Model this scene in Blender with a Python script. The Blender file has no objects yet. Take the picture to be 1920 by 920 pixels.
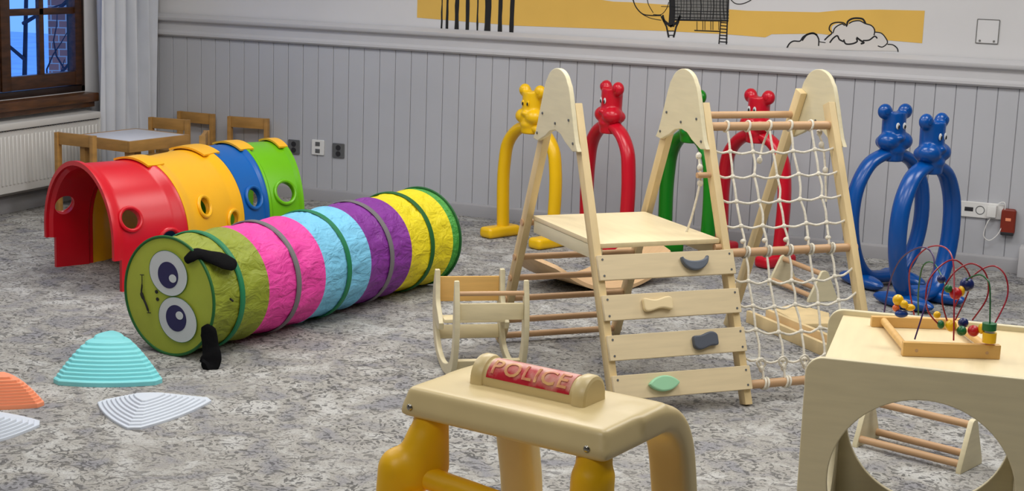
import bpy, bmesh, math, random
from mathutils import Vector, Matrix, Euler
random.seed(7)
PI = math.pi
R = math.radians
scn = bpy.context.scene
col = scn.collection

# ------------------------------------------------------------------ camera
F_PX, PITCH, ROLL, YAW, EYE = 2914.9, R(10.7344), R(2.0123), R(21.8251), 1.6
_fw = Vector((-math.sin(YAW)*math.cos(PITCH), math.cos(YAW)*math.cos(PITCH), -math.sin(PITCH)))
_r0 = Vector((math.cos(YAW), math.sin(YAW), 0))
_u0 = _r0.cross(_fw)
_rt = _r0*math.cos(ROLL) + _u0*math.sin(ROLL)
_up = -_r0*math.sin(ROLL) + _u0*math.cos(ROLL)
cam_data = bpy.data.cameras.new('camera')
cam_data.sensor_width = 36
cam_data.sensor_fit = 'HORIZONTAL'
cam_data.lens = F_PX*36/1920
cam_data.clip_end = 200
cam = bpy.data.objects.new('camera', cam_data)
col.objects.link(cam)
mw = Matrix.Identity(4)
for i in range(3):
    mw[i][0], mw[i][1], mw[i][2] = _rt[i], _up[i], -_fw[i]
mw[0][3], mw[1][3], mw[2][3] = 0, 0, EYE
cam.matrix_world = mw
scn.camera = cam
WALL_Y = 8.587      # the panelled wall
WALL_X = -6.05      # the window wall
CEIL = 2.75
# ------------------------------------------------------------------ world, lights, exposure
scn.view_settings.view_transform = 'Standard'
scn.view_settings.look = 'None'
scn.view_settings.gamma = 1
scn.view_settings.use_curve_mapping = False
scn.view_settings.exposure = -0.38
world = bpy.data.worlds.new('sky')
scn.world = world
world.use_nodes = True
wn = world.node_tree
bg = wn.nodes['Background']
bg.inputs[0].default_value = (0.16, 0.40, 1.0, 1)
bg.inputs[1].default_value = 1.7

def area(name, loc, sx, sy, power, color, rot=(0, 0, 0)):
    d = bpy.data.lights.new(name, 'AREA')
    d.shape = 'RECTANGLE'; d.size = sx; d.size_y = sy; d.energy = power; d.color = color
    o = bpy.data.objects.new(name, d); col.objects.link(o)
    o.location = loc; o.rotation_euler = rot
    return o
for lx, ly, pw in ((-4.4, 6.6, 34), (-2.2, 6.7, 42), (0.0, 6.7, 44), (-4.2, 4.6, 36), (-2.0, 4.7, 40), (0.2, 4.6, 40), (-3.0, 2.9, 20), (-0.6, 2.9, 22), (-1.6, 0.4, 34)):
    area('ceiling_light', (lx, ly, CEIL-0.05), 1.3, 0.8, pw, (1.0, 0.975, 0.94))

# ------------------------------------------------------------------ geometry helpers
def ray(px, py):
    return _fw*F_PX + _rt*(px-960) - _up*(py-460)
def on_z(px, py, z=0.0):
    d = ray(px, py); t = (z-EYE)/d.z
    return Vector((0, 0, EYE)) + d*t
def on_wall(px, py, y=WALL_Y):
    d = ray(px, py); t = y/d.y
    return Vector((0, 0, EYE)) + d*t

def lin(c):
    return tuple(((v/255)/12.92 if v/255 <= .04045 else ((v/255+.055)/1.055)**2.4) for v in c)

def mat(name, rgb, rough=.5, var=.06, scale=8, stretch=(1, 1, 1), bump=0, bscale=60, rgb2=None, spec=.5, coat=0, metal=0, sheen=0):
    m = bpy.data.materials.new(name); m.use_nodes = True
    nt = m.node_tree; b = nt.nodes['Principled BSDF']
    tc = nt.nodes.new('ShaderNodeTexCoord'); mp = nt.nodes.new('ShaderNodeMapping')
    mp.inputs['Scale'].default_value = stretch
    nt.links.new(tc.outputs['Object'], mp.inputs['Vector'])
    n = nt.nodes.new('ShaderNodeTexNoise'); n.inputs['Scale'].default_value = scale; n.inputs['Detail'].default_value = 4
    nt.links.new(mp.outputs[0], n.inputs['Vector'])
    r = nt.nodes.new('ShaderNodeValToRGB')
    a = lin(rgb); c2 = lin(rgb2) if rgb2 else tuple(v*(1-var*2) for v in a)
    r.color_ramp.elements[0].color = (*c2, 1); r.color_ramp.elements[1].color = (*[min(1, v*(1+var*.5)) for v in a], 1)
    r.color_ramp.elements[0].position = .3; r.color_ramp.elements[1].position = .65
    nt.links.new(n.outputs['Fac'], r.inputs[0]); nt.links.new(r.outputs[0], b.inputs['Base Color'])
    b.inputs['Roughness'].default_value = rough
    b.inputs['Specular IOR Level'].default_value = spec
    b.inputs['Metallic'].default_value = metal
    b.inputs['Coat Weight'].default_value = coat
    b.inputs['Sheen Weight'].default_value = sheen
    if bump:
        n2 = nt.nodes.new('ShaderNodeTexNoise'); n2.inputs['Scale'].default_value = bscale; n2.inputs['Detail'].default_value = 3
        nt.links.new(mp.outputs[0], n2.inputs['Vector'])
        bp = nt.nodes.new('ShaderNodeBump'); bp.inputs['Strength'].default_value = bump; bp.inputs['Distance'].default_value = .01
        nt.links.new(n2.outputs['Fac'], bp.inputs['Height']); nt.links.new(bp.outputs[0], b.inputs['Normal'])
    return m

M = {}
M['carpet'] = None
M['upper'] = mat('painted_plaster', (212, 212, 214), .8, .02, 2)
M['panel'] = mat('painted_panelling', (184, 186, 192), .55, .03, 1.5)
M['mould'] = mat('painted_moulding', (196, 196, 199), .45, .02, 3)
M['board'] = mat('painted_baseboard', (160, 160, 164), .5, .03, 3)
M['far'] = mat('far_wall_paint', (128, 122, 116), .8, .03, 3)
M['ceil'] = mat('ceiling_paint', (225, 222, 216), .9, .01, 3)
M['ply'] = mat('birch_plywood', (216, 206, 172), .5, .03, 6, (1, 1, 9), bump=.03)
M['boardply'] = mat('maple_board', (218, 200, 162), .45, .04, 5, (1, 1, 12))
M['plat'] = mat('pale_platform', (228, 211, 170), .45, .03, 5, (8, 1, 1))
M['pine'] = mat('pine', (224, 200, 150), .5, .09, 10, (1, 1, .25))
M['pinedark'] = mat('pine_rail', (186, 150, 98), .5, .09, 10, (1, 1, .25))
M['dowel'] = mat('beech_dowel', (196, 158, 118), .5, .06, 8, (.4, 4, 4))
M['lightwood'] = mat('light_slat', (226, 212, 172), .5, .05, 8, (1, 5, 5))
M['honey'] = mat('honey_wood', (222, 178, 106), .45, .05, 9, (.6, 5, 5))
M['table_wood'] = mat('table_pine', (176, 132, 70), .5, .1, 8, (1, 1, 4))
M['table_top'] = mat('white_laminate', (214, 216, 222), .35, .01, 4)
M['rope'] = mat('cotton_rope', (228, 222, 206), .85, .08, 90, bump=.3, bscale=220)
M['rope2'] = M['rope']
PL = dict(rough=.33, var=.03, scale=3, bump=.02, bscale=25)
M['red'] = mat('red_plastic', (206, 12, 34), **PL)
M['yellow'] = mat('yellow_plastic', (240, 184, 10), **PL)
M['orange_yellow'] = mat('amber_plastic', (248, 184, 24), **PL)
M['blue'] = mat('blue_plastic', (4, 96, 178), **PL)
M['green'] = mat('green_plastic', (108, 186, 14), **PL)
M['hoop_red'] = mat('hoop_red_plastic', (200, 14, 40), .28, .03, 3, bump=.01)
M['hoop_yellow'] = mat('hoop_yellow_plastic', (240, 192, 12), .32, .03, 3)
M['hoop_green'] = mat('hoop_green_plastic', (10, 124, 18), .28, .03, 3)
M['hoop_blue'] = mat('hoop_blue_plastic', (0, 74, 152), .25, .03, 3)
M['teal'] = mat('teal_rubber', (128, 214, 220), .5, .02, 5)
M['orange'] = mat('orange_rubber', (244, 152, 112), .5, .02, 5)
M['greystone'] = mat('pale_grey_rubber', (204, 212, 224), .5, .02, 5)
M['black'] = mat('black_felt', (14, 14, 16), .9, .05, 20, bump=.2, spec=.1)
M['white'] = mat('white_plastic', (226, 226, 224), .4, .01, 4)
M['radiator'] = mat('radiator_enamel', (206, 205, 202), .4, .01, 4)
M['dark'] = mat('dark_plastic', (40, 40, 44), .5, .03, 4)
M['steelgrey'] = mat('grey_socket', (96, 98, 100), .35, .03, 4)
M['darkwood'] = mat('stained_window_wood', (38, 22, 14), .35, .25, 6, (4, 1, 4))
M['sash'] = mat('stained_sash_wood', (70, 42, 22), .35, .3, 8, (6, 1, 6))
M['sillwood'] = mat('stained_sill_wood', (92, 56, 26), .35, .3, 8, (6, 1, 6))
M['beige'] = mat('beige_plastic', (222, 202, 150), .36, .05, 4, bump=.05, bscale=14)
M['cab_yellow'] = mat('cab_yellow_plastic', (252, 196, 16), .4, .05, 5)
M['chrome'] = mat('steel_bolt', (170, 168, 160), .25, .02, 4, metal=1)
M['brownred'] = mat('red_brown_plastic', (128, 40, 22), .4, .05, 4)
M['slate'] = mat('slate_hold', (94, 102, 114), .55, .03, 5)
M['charcoal'] = mat('charcoal_hold', (78, 84, 96), .55, .03, 5)
M['cream'] = mat('cream_hold', (228, 208, 164), .55, .03, 5)
M['mint'] = mat('mint_hold', (154, 208, 168), .55, .03, 5)
M['eye_white'] = mat('printed_white', (205, 207, 210), .6, .02, 4)
M['pupil'] = mat('printed_navy', (36, 30, 82), .6, .02, 4)
M['ink'] = mat('printed_black', (20, 20, 20), .7, .02, 4)
M['ochre'] = mat('mural_ochre', (224, 182, 88), .85, .03, 3)
M['mural_black'] = mat('mural_black', (24, 24, 26), .8, .03, 3)
M['mural_grey'] = mat('mural_grey', (112, 112, 110), .8, .03, 3)
M['mural_pale'] = mat('mural_pale', (208, 205, 202), .8, .02, 3)

def carpet():
    m = bpy.data.materials.new('mottled_grey_carpet'); m.use_nodes = True
    nt = m.node_tree; N = nt.nodes.new; L = nt.links.new; b = nt.nodes['Principled BSDF']
    tc = N('ShaderNodeTexCoord')
    def noise(s, d, dist=0):
        n = N('ShaderNodeTexNoise'); n.inputs['Scale'].default_value = s; n.inputs['Detail'].default_value = d
        n.inputs['Distortion'].default_value = dist; L(tc.outputs['Object'], n.inputs['Vector']); return n
    def ramp(src, stops):
        r = N('ShaderNodeValToRGB'); e = r.color_ramp.elements
        while len(e) < len(stops): e.new(.5)
        for k, (p, c) in enumerate(stops): e[k].position = p; e[k].color = (*c, 1) if len(c) == 3 else c
        L(src, r.inputs[0]); return r
    base = ramp(noise(7, 5, .6).outputs['Fac'], [(.35, lin((142, 142, 146))), (.5, lin((160, 158, 153))), (.65, lin((184, 184, 182)))])
    marks = ramp(noise(24, 3, 2.4).outputs['Fac'], [(.42, (1, 1, 1)), (.475, (0, 0, 0))])
    patch = ramp(noise(3.2, 3, .4).outputs['Fac'], [(.35, (.62, .62, .62)), (.60, (1, 1, 1))])
    mul = N('ShaderNodeMath'); mul.operation = 'MULTIPLY'; L(marks.outputs[0], mul.inputs[0]); L(patch.outputs[0], mul.inputs[1])
    mul2 = N('ShaderNodeMath'); mul2.operation = 'MULTIPLY'; L(mul.outputs[0], mul2.inputs[0]); mul2.inputs[1].default_value = .72
    mix = N('ShaderNodeMix'); mix.data_type = 'RGBA'
    L(mul2.outputs[0], mix.inputs[0]); L(base.outputs[0], mix.inputs[6]); mix.inputs[7].default_value = (*lin((62, 61, 62)), 1)
    fine = ramp(noise(160, 2).outputs['Fac'], [(.3, (.78, .78, .78)), (.7, (1.12, 1.12, 1.12))])
    mm = N('ShaderNodeMix'); mm.data_type = 'RGBA'; mm.blend_type = 'MULTIPLY'; mm.inputs[0].default_value = 1
    L(mix.outputs[2], mm.inputs[6]); L(fine.outputs[0], mm.inputs[7]); L(mm.outputs[2], b.inputs['Base Color'])
    b.inputs['Roughness'].default_value = .95; b.inputs['Specular IOR Level'].default_value = .1
    bp = N('ShaderNodeBump'); bp.inputs['Strength'].default_value = .35; bp.inputs['Distance'].default_value = .01
    L(noise(140, 2).outputs['Fac'], bp.inputs['Height']); L(bp.outputs[0], b.inputs['Normal'])
    return m
M['carpet'] = carpet()

def nylon(name, rgb):
    m = mat(name, rgb, .55, .05, 5)
    nt = m.node_tree; N = nt.nodes.new; L = nt.links.new; b = nt.nodes['Principled BSDF']
    tc = N('ShaderNodeTexCoord'); mp = N('ShaderNodeMapping'); mp.inputs['Scale'].default_value = (1, .55, 1)
    L(tc.outputs['Object'], mp.inputs['Vector'])
    n = N('ShaderNodeTexNoise'); n.inputs['Scale'].default_value = 22; n.inputs['Detail'].default_value = 5; n.inputs['Distortion'].default_value = 1.2
    L(mp.outputs[0], n.inputs['Vector'])
    bp = N('ShaderNodeBump'); bp.inputs['Strength'].default_value = .75; bp.inputs['Distance'].default_value = .022
    L(n.outputs['Fac'], bp.inputs['Height']); L(bp.outputs[0], b.inputs['Normal'])
    return m
M['n_olive'] = nylon('olive_nylon', (138, 150, 36))
M['n_green'] = nylon('green_nylon', (72, 158, 62))
M['n_pink'] = nylon('pink_nylon', (232, 62, 162))
M['n_blue'] = nylon('sky_nylon', (120, 196, 232))
M['n_purple'] = nylon('purple_nylon', (128, 44, 148))
M['n_yellow'] = nylon('lemon_nylon', (232, 214, 24))
M['face'] = mat('face_lime_fabric', (170, 180, 58), .6, .06, 7, bump=.1, bscale=12)
M['trim_green'] = mat('dark_green_piping', (18, 92, 36), .6, .04, 8)
M['ring_green'] = mat('ring_green', (10, 118, 74), .5, .04, 8)
M['ring_grey'] = mat('ring_grey', (112, 108, 112), .5, .04, 8)
M['curtain'] = mat('voile_curtain', (206, 210, 218), .8, .03, 6)

def label_mat():
    m = mat('worn_red_label', (214, 50, 66), .4, .02, 6)
    nt = m.node_tree; N = nt.nodes.new; L = nt.links.new; b = nt.nodes['Principled BSDF']
    tc = N('ShaderNodeTexCoord'); n = N('ShaderNodeTexNoise'); n.inputs['Scale'].default_value = 26; n.inputs['Detail'].default_value = 6
    L(tc.outputs['Object'], n.inputs['Vector'])
    sx = N('ShaderNodeSeparateXYZ'); L(tc.outputs['Object'], sx.inputs[0])
    # the print is rubbed off along the crown of the bar
    ma = N('ShaderNodeMath'); ma.operation = 'MULTIPLY_ADD'; L(sx.outputs['Z'], ma.inputs[0]); ma.inputs[1].default_value = 9; ma.inputs[2].default_value = -.22
    ad = N('ShaderNodeMath'); ad.operation = 'ADD'; L(ma.outputs[0], ad.inputs[0]); L(n.outputs['Fac'], ad.inputs[1])
    r = N('ShaderNodeValToRGB'); r.color_ramp.elements[0].color = (*lin((196, 26, 50)), 1); r.color_ramp.elements[1].color = (*lin((224, 178, 160)), 1)
    r.color_ramp.elements[0].position = .42; r.color_ramp.elements[1].position = .72
    L(ad.outputs[0], r.inputs[0]); L(r.outputs[0], b.inputs['Base Color'])
    return m
M['label'] = label_mat()

# ---- scene graph helpers
def tag(o, label=None, cat=None, group=None, kind=None):
    if label: o['label'] = label
    if cat: o['category'] = cat
    if group: o['group'] = group
    if kind: o['kind'] = kind
    return o
def thing(name, loc, rz, label, cat, group=None):
    o = bpy.data.objects.new(name, None); col.objects.link(o)
    o.empty_display_size = .1
    o.location = loc; o.rotation_euler = (0, 0, rz)
    return tag(o, label, cat, group)
def obj(name, me, m, parent=None, loc=(0, 0, 0), rot=(0, 0, 0), smooth=True):
    if isinstance(me, bmesh.types.BMesh):
        bm = me; me = bpy.data.meshes.new(name); bm.to_mesh(me); bm.free()
    me.materials.clear(); me.materials.append(m)
    o = bpy.data.objects.new(name, me); col.objects.link(o)
    o.location = loc; o.rotation_euler = rot
    if parent: o.parent = parent
    if smooth:
        for p in me.polygons: p.use_smooth = True
        sharp_by_angle(me, R(38))
    return o
def sharp_by_angle(me, ang):
    bm = bmesh.new(); bm.from_mesh(me)
    for e in bm.edges:
        if len(e.link_faces) == 2:
            if e.link_faces[0].normal.length > 0 and e.link_faces[1].normal.length > 0:
                e.smooth = e.calc_face_angle(0) < ang
    bm.to_mesh(me); bm.free()
def copy_tree(o, parent=None):
    c = o.copy(); col.objects.link(c)
    if parent: c.parent = parent
    for ch in list(o.children): copy_tree(ch, c)
    return c

def bbox(bm, x0, x1, y0, y1, z0, z1, bev=0, seg=2, mtx=None):
    r = bmesh.ops.create_cube(bm, size=1)
    vs = r['verts']
    for v in vs:
        v.co = Vector(((x0+x1)/2+v.co.x*(x1-x0), (y0+y1)/2+v.co.y*(y1-y0), (z0+z1)/2+v.co.z*(z1-z0)))
    if bev:
        es = list({e for v in vs for e in v.link_edges})
        rr = bmesh.ops.bevel(bm, geom=es, offset=bev, segments=seg, affect='EDGES', profile=.6)
        vs = list({v for f in rr['faces'] for v in f.verts} | {v for v in vs if v.is_valid})
    if mtx: bmesh.ops.transform(bm, matrix=mtx, verts=vs)
    return vs
def box(x0, x1, y0, y1, z0, z1, bev=.003, seg=2):
    bm = bmesh.new(); bbox(bm, x0, x1, y0, y1, z0, z1, bev, seg); return bm
def ori(a, b, upv=Vector((0, 0, 1))):
    """matrix whose z axis runs a->b, origin at a"""
    a, b = Vector(a), Vector(b); z = (b-a).normalized()
    if abs(z.dot(upv)) > .999: upv = Vector((0, 1, 0))
    x = upv.cross(z).normalized(); y = z.cross(x)
    m = Matrix.Identity(4)
    for i in range(3): m[i][0], m[i][1], m[i][2], m[i][3] = x[i], y[i], z[i], a[i]
    return m
def bar(bm, a, b, wx, wy, bev=.003, upv=Vector((0, 0, 1))):
    """rectangular bar from a to b; wy is measured in the plane of upv"""
    L = (Vector(b)-Vector(a)).length
    bbox(bm, -wx/2, wx/2, -wy/2, wy/2, 0, L, bev, 2, ori(a, b, upv))
def bar_m(a, b, wx, wy, bev=.003, upv=Vector((0, 0, 1))):
    bm = bmesh.new(); bar(bm, a, b, wx, wy, bev, upv); return bm
def cyl(bm, a, b, r0, r1=None, n=20, caps=True):
    a, b = Vector(a), Vector(b)
    bmesh.ops.create_cone(bm, cap_ends=caps, segments=n, radius1=r0, radius2=r0 if r1 is None else r1, depth=(b-a).length,
                          matrix=ori(a, b) @ Matrix.Translation((0, 0, (b-a).length/2)))
def cyl_m(a, b, r0, r1=None, n=20):
    bm = bmesh.new(); cyl(bm, a, b, r0, r1, n); return bm
def ball(bm, c, r, sc=(1, 1, 1), n=20, rot=None):
    m = Matrix.Translation(c) @ (rot.to_matrix().to_4x4() if rot else Matrix.Identity(4)) @ Matrix.Diagonal((*sc, 1))
    bmesh.ops.create_uvsphere(bm, u_segments=n, v_segments=max(8, n//2), radius=r, matrix=m)
def ball_m(c, r, sc=(1, 1, 1), n=20):
    bm = bmesh.new(); ball(bm, c, r, sc, n); return bm
def catmull(pts, k=8, closed=False):
    pts = [Vector(p) for p in pts]; n = len(pts); out = []
    rng = range(n if closed else n-1)
    for i in rng:
        if closed: p0, p1, p2, p3 = pts[i-1], pts[i], pts[(i+1) % n], pts[(i+2) % n]
        else: p0, p1, p2, p3 = pts[max(i-1, 0)], pts[i], pts[i+1], pts[min(i+2, n-1)]
        for j in range(k):
            t = j/k
            out.append(.5*((2*p1)+(-p0+p2)*t+(2*p0-5*p1+4*p2-p3)*t*t+(-p0+3*p1-3*p2+p3)*t**3))
    if not closed: out.append(pts[-1])
    return out
def tube(bm, pts, rad, n=12, closed=False, rx=None, upv=Vector((0, 1, 0))):
    """sweep an ellipse: half size rad in the plane across upv, rx along upv. rad may be a list"""
    pts = [Vector(p) for p in pts]; N = len(pts); rings = []
    for i, p in enumerate(pts):
        if closed: t = pts[(i+1) % N]-pts[i-1]
        else: t = pts[min(i+1, N-1)]-pts[max(i-1, 0)]
        t.normalize()
        u = upv - t*upv.dot(t)
        if u.length < 1e-3: u = Vector((1, 0, 0)) - t*t.x
        u.normalize(); w = t.cross(u)
        r = rad[i] if isinstance(rad, (list, tuple)) else rad
        q = r if rx is None else (rx[i] if isinstance(rx, (list, tuple)) else rx)
        rings.append([bm.verts.new(p + w*r*math.cos(2*PI*k/n) + u*q*math.sin(2*PI*k/n)) for k in range(n)])
    for i in range(N if closed else N-1):
        A, B = rings[i], rings[(i+1) % N]
        for k in range(n): bm.faces.new((A[k], A[(k+1) % n], B[(k+1) % n], B[k]))
    if not closed:
        bm.faces.new(rings[0][::-1]); bm.faces.new(rings[-1])
def tube_m(pts, rad, n=12, closed=False, rx=None, upv=Vector((0, 1, 0))):
    bm = bmesh.new(); tube(bm, pts, rad, n, closed, rx, upv); bmesh.ops.recalc_face_normals(bm, faces=bm.faces[:]); return bm
def plate(loops, thick, bev=.002, plane='xy'):
    """2D outlines (first outer, others holes) -> solid plate centred on its plane"""
    cu = bpy.data.curves.new('tmp', 'CURVE'); cu.dimensions = '2D'; cu.fill_mode = 'BOTH'
    cu.extrude = max(thick/2-bev, 1e-4); cu.bevel_depth = bev; cu.bevel_resolution = 1; cu.offset = -bev
    for lp in loops:
        s = cu.splines.new('POLY'); s.points.add(len(lp)-1); s.use_cyclic_u = True
        for i, p in enumerate(lp): s.points[i].co = (p[0], p[1], 0, 1)
    o = bpy.data.objects.new('tmp', cu); col.objects.link(o)
    dg = bpy.context.evaluated_depsgraph_get()
    me = bpy.data.meshes.new_from_object(o.evaluated_get(dg)); bpy.data.objects.remove(o); bpy.data.curves.remove(cu)
    if plane == 'xz':      # (x, y) -> (x, z), thickness along y
        me.transform(Matrix.Rotation(PI/2, 4, 'X'))
    elif plane == 'yz':    # (a, b) -> (y, z), thickness along x
        me.transform(Matrix(((0, 0, 1, 0), (1, 0, 0, 0), (0, 1, 0, 0), (0, 0, 0, 1))))
    return me
def circle(cx, cy, r, n=40, ry=None):
    return [(cx+r*math.cos(2*PI*k/n), cy+(ry or r)*math.sin(2*PI*k/n)) for k in range(n)]
def rrect(x0, x1, y0, y1, rs, n=8):
    """rounded rectangle; rs = radii for (x1,y1),(x0,y1),(x0,y0),(x1,y0)"""
    out = []
    for (cx, cy, sx, sy, a0), r in zip(((x1, y1, -1, -1, 0), (x0, y1, 1, -1, 90), (x0, y0, 1, 1, 180), (x1, y0, -1, 1, 270)), rs):
        if r <= 0: out.append((cx, cy)); continue
        for k in range(n+1):
            a = R(a0+90*k/n); out.append((cx+sx*r+r*math.cos(a), cy+sy*r+r*math.sin(a)))
    return out
def modified(me, mods):
    """apply modifiers to a mesh (or bmesh) and return the result"""
    if isinstance(me, bmesh.types.BMesh):
        bm = me; me = bpy.data.meshes.new('tmp'); bm.to_mesh(me); bm.free()
    o = bpy.data.objects.new('tmp', me); col.objects.link(o); extra = []
    for kind, kw in mods:
        m = o.modifiers.new('m', kind)
        for k, v in kw.items():
            if k == 'object':
                ob = bpy.data.objects.new('tmpb', v); col.objects.link(ob); extra.append(ob); v = ob
            setattr(m, k, v)
    dg = bpy.context.evaluated_depsgraph_get()
    out = bpy.data.meshes.new_from_object(o.evaluated_get(dg))
    for e in extra+[o]: bpy.data.objects.remove(e)
    return out
def mesh_of(bm):
    me = bpy.data.meshes.new('m'); bm.to_mesh(me); bm.free(); return me
def struct(name, me, m, parent=None, loc=(0, 0, 0), smooth=True):
    o = obj(name, me, m, parent, loc, smooth=smooth)
    if not parent: o['kind'] = 'structure'
    return o

# ================================================================== SETTING
X1, Y0 = 3.2, -1.6
struct('floor', box(WALL_X-.05, X1+.1, Y0-.1, WALL_Y+.1, -.08, 0, 0), M['carpet'], smooth=False)
struct('ceiling', box(WALL_X-.1, X1+.1, Y0-.1, WALL_Y+.1, CEIL, CEIL+.1, 0), M['ceil'], smooth=False)
struct('wall_right', box(X1, X1+.1, Y0, WALL_Y, 0, CEIL, 0), M['far'], smooth=False)
struct('wall_front', box(WALL_X, X1, Y0-.1, Y0, 0, CEIL, 0), M['far'], smooth=False)
# panelled back wall: plaster core with tongue-and-groove boards in front of it
wb = struct('wall_back', box(WALL_X-.1, X1+.1, WALL_Y+.012, WALL_Y+.12, 0, CEIL, 0), M['upper'], smooth=False)
bm = bmesh.new()
PW = .1074; x = -5.0018 - PW*10
while x < X1:
    bbox(bm, max(x, WALL_X)+.0014, min(x+PW, X1)-.0014, WALL_Y, WALL_Y+.012, .0, 1.0, .0022, 1); x += PW
pn = obj('panelling', bm, M['panel'], wb, smooth=False)
bm = bmesh.new(); bbox(bm, WALL_X, X1, WALL_Y+.006, WALL_Y+.0125, 0, 1.0)
obj('panelling_backing', bm, M['board'], wb, smooth=False)
# moulded dado rail
prof = [(0, .978), (-.020, .980), (-.030, .990), (-.030, 1.004), (-.018, 1.014), (-.012, 1.018), (-.012, 1.066), (-.018, 1.072), (-.040, 1.080),
        (-.046, 1.090), (-.046, 1.102), (-.030, 1.110), (-.014, 1.120), (0, 1.124)]
def extrude_profile(prof, x0, x1, along='x', base=WALL_Y+.0005, sgn=1):
    bm = bmesh.new()
    if along == 'x': A = [bm.verts.new((x0, base+p[0], p[1])) for p in prof]; B = [bm.verts.new((x1, base+p[0], p[1])) for p in prof]
    else: A = [bm.verts.new((base-p[0], x0, p[1])) for p in prof]; B = [bm.verts.new((base-p[0], x1, p[1])) for p in prof]
    n = len(prof)
    for i in range(n): bm.faces.new((A[i], A[(i+1) % n], B[(i+1) % n], B[i]))
    bm.faces.new(A); bm.faces.new(B[::-1]); bmesh.ops.recalc_face_normals(bm, faces=bm.faces[:]); return bm
struct('trim_1', extrude_profile(prof, WALL_X+.001, X1-.001), M['mould'])
bprof = [(0, .0), (-.016, .0), (-.016, .066), (-.012, .074), (-.007, .080), (0, .081)]
struct('baseboard_back', extrude_profile(bprof, WALL_X+.001, X1-.001), M['board'])
struct('baseboard_left', extrude_profile([(0, 0), (-.018, 0), (-.018, .085), (-.01, .095), (0, .097)], Y0, WALL_Y-.02, 'y', WALL_X), M['board'])
# window wall with opening
OY0, OY1, OZ0, OZ1 = 5.35, 7.93, .655, 2.15
bm = bmesh.new()
bbox(bm, WALL_X-.112, WALL_X, Y0, WALL_Y+.012, 0, OZ0); bbox(bm, WALL_X-.112, WALL_X, Y0, WALL_Y+.012, OZ1, CEIL)
bbox(bm, WALL_X-.112, WALL_X, Y0, OY0, OZ0, OZ1); bbox(bm, WALL_X-.112, WALL_X, OY1, WALL_Y+.012, OZ0, OZ1)
struct('wall_left', bm, M['upper'], smooth=False)
struct('trim_3', extrude_profile(prof, OY1+.14, WALL_Y-.05, 'y', WALL_X), M['mould'])
# window: outer frame, three sashes each with 2 x 3 panes
w = bpy.data.objects.new('window_1', None); col.objects.link(w); w['kind'] = 'structure'
bm = bmesh.new(); FX0, FX1 = WALL_X-.11, WALL_X-.005
bbox(bm, FX0, FX1, OY0, OY1, OZ0, OZ0+.04, .004); bbox(bm, FX0, FX1, OY0, OY1, OZ1-.05, OZ1, .004)
bbox(bm, FX0, FX1, OY0, OY0+.05, OZ0, OZ1, .004); bbox(bm, FX0, FX1, OY1-.035, OY1, OZ0, OZ1, .004)
obj('window_frame', bm, M['darkwood'], w)
def glass():
    m = bpy.data.materials.new('window_glass'); m.use_nodes = True
    b = m.node_tree.nodes['Principled BSDF']; b.inputs['Transmission Weight'].default_value = 1; b.inputs['Roughness'].default_value = 0.02
    b.inputs['IOR'].default_value = 1.0 + .02; b.inputs['Base Color'].default_value = (.96, .97, 1, 1); return m
M['glass'] = glass()
for (s0, s1) in ((7.165, 7.895), (6.42, 7.15), (5.41, 6.40)):
    bm = bmesh.new(); a, b = WALL_X-.048, WALL_X+.004
    z0, z1 = .70, 2.10
    bbox(bm, a+.003, b-.003, s0+.07, s1-.06, z0+.001, z0+.082, .004); bbox(bm, a+.003, b-.003, s0+.07, s1-.06, z1-.08, z1-.001, .004)
    bbox(bm, a, b, s0, s0+.08, z0, z1, .004); bbox(bm, a, b, s1-.062, s1, z0, z1, .004)
    mid = (s0+.08+s1-.07)/2
    bbox(bm, a+.012, b-.012, mid-.02, mid+.02, z0+.08, z1-.08, .003)
    for zz in (1.15, 1.60): bbox(bm, a+.012, b-.012, s0+.08, s1-.062, zz-.02, zz+.02, .003)
    obj('sash', bm, M['sash'], w)
    obj('glass', box(WALL_X-.030, WALL_X-.025, s0+.07, s1-.06, z0+.07, z1-.07, 0), M['glass'], w, smooth=False)
bm = bmesh.new()
bbox(bm, WALL_X-.30, WALL_X+.10, OY0-.12, OY1-.0, OZ0-.055, OZ0-.002, .008)
bbox(bm, WALL_X+.002, WALL_X+.065, OY0-.12, OY1-.0, OZ0-.09, OZ0-.055, .004)
obj('window_sill', bm, M['sillwood'], w)
# white pipe boxing at the foot of the right part of the wall
struct('trim_2', box(-.515, -.38, WALL_Y-.14, WALL_Y-.018, 0, .16, .005), M['mould'])

# ---- outdoors, seen through the panes
def brick():
    m = bpy.data.materials.new('weathered_brick'); m.use_nodes = True
    nt = m.node_tree; b = nt.nodes['Principled BSDF']
    tc = nt.nodes.new('ShaderNodeTexCoord'); mp = nt.nodes.new('ShaderNodeMapping'); mp.inputs['Rotation'].default_value = (R(90), 0, 0)
    t = nt.nodes.new('ShaderNodeTexBrick'); t.inputs['Scale'].default_value = 2.6
    t.inputs['Color1'].default_value = (*lin((196, 116, 96)), 1); t.inputs['Color2'].default_value = (*lin((150, 92, 80)), 1); t.inputs['Mortar'].default_value = (*lin((190, 170, 160)), 1)
    nt.links.new(tc.outputs['Object'], mp.inputs[0]); nt.links.new(mp.outputs[0], t.inputs['Vector']); nt.links.new(t.outputs[0], b.inputs['Base Color'])
    b.inputs['Roughness'].default_value = .9; return m
M['brick'] = brick()
bw = thing('brick_building', (-13.0, 17.9, -3), R(38), 'dark purplish brick building outside, seen through the right-hand window panes', 'building')
obj('wall', box(-1.0, 3, -.1, 3, 0, 8, 0), M['brick'], bw, smooth=False)
for sx in (-.1, .9, 1.9):
    obj('window', box(sx, sx+.55, -.16, -.08, 3.35, 4.3, .02), M['dark'], bw)
obj('roof', box(-1.2, 3.3, -.5, 3.3, 8, 8.3, .05), M['dark'], bw)
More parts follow.
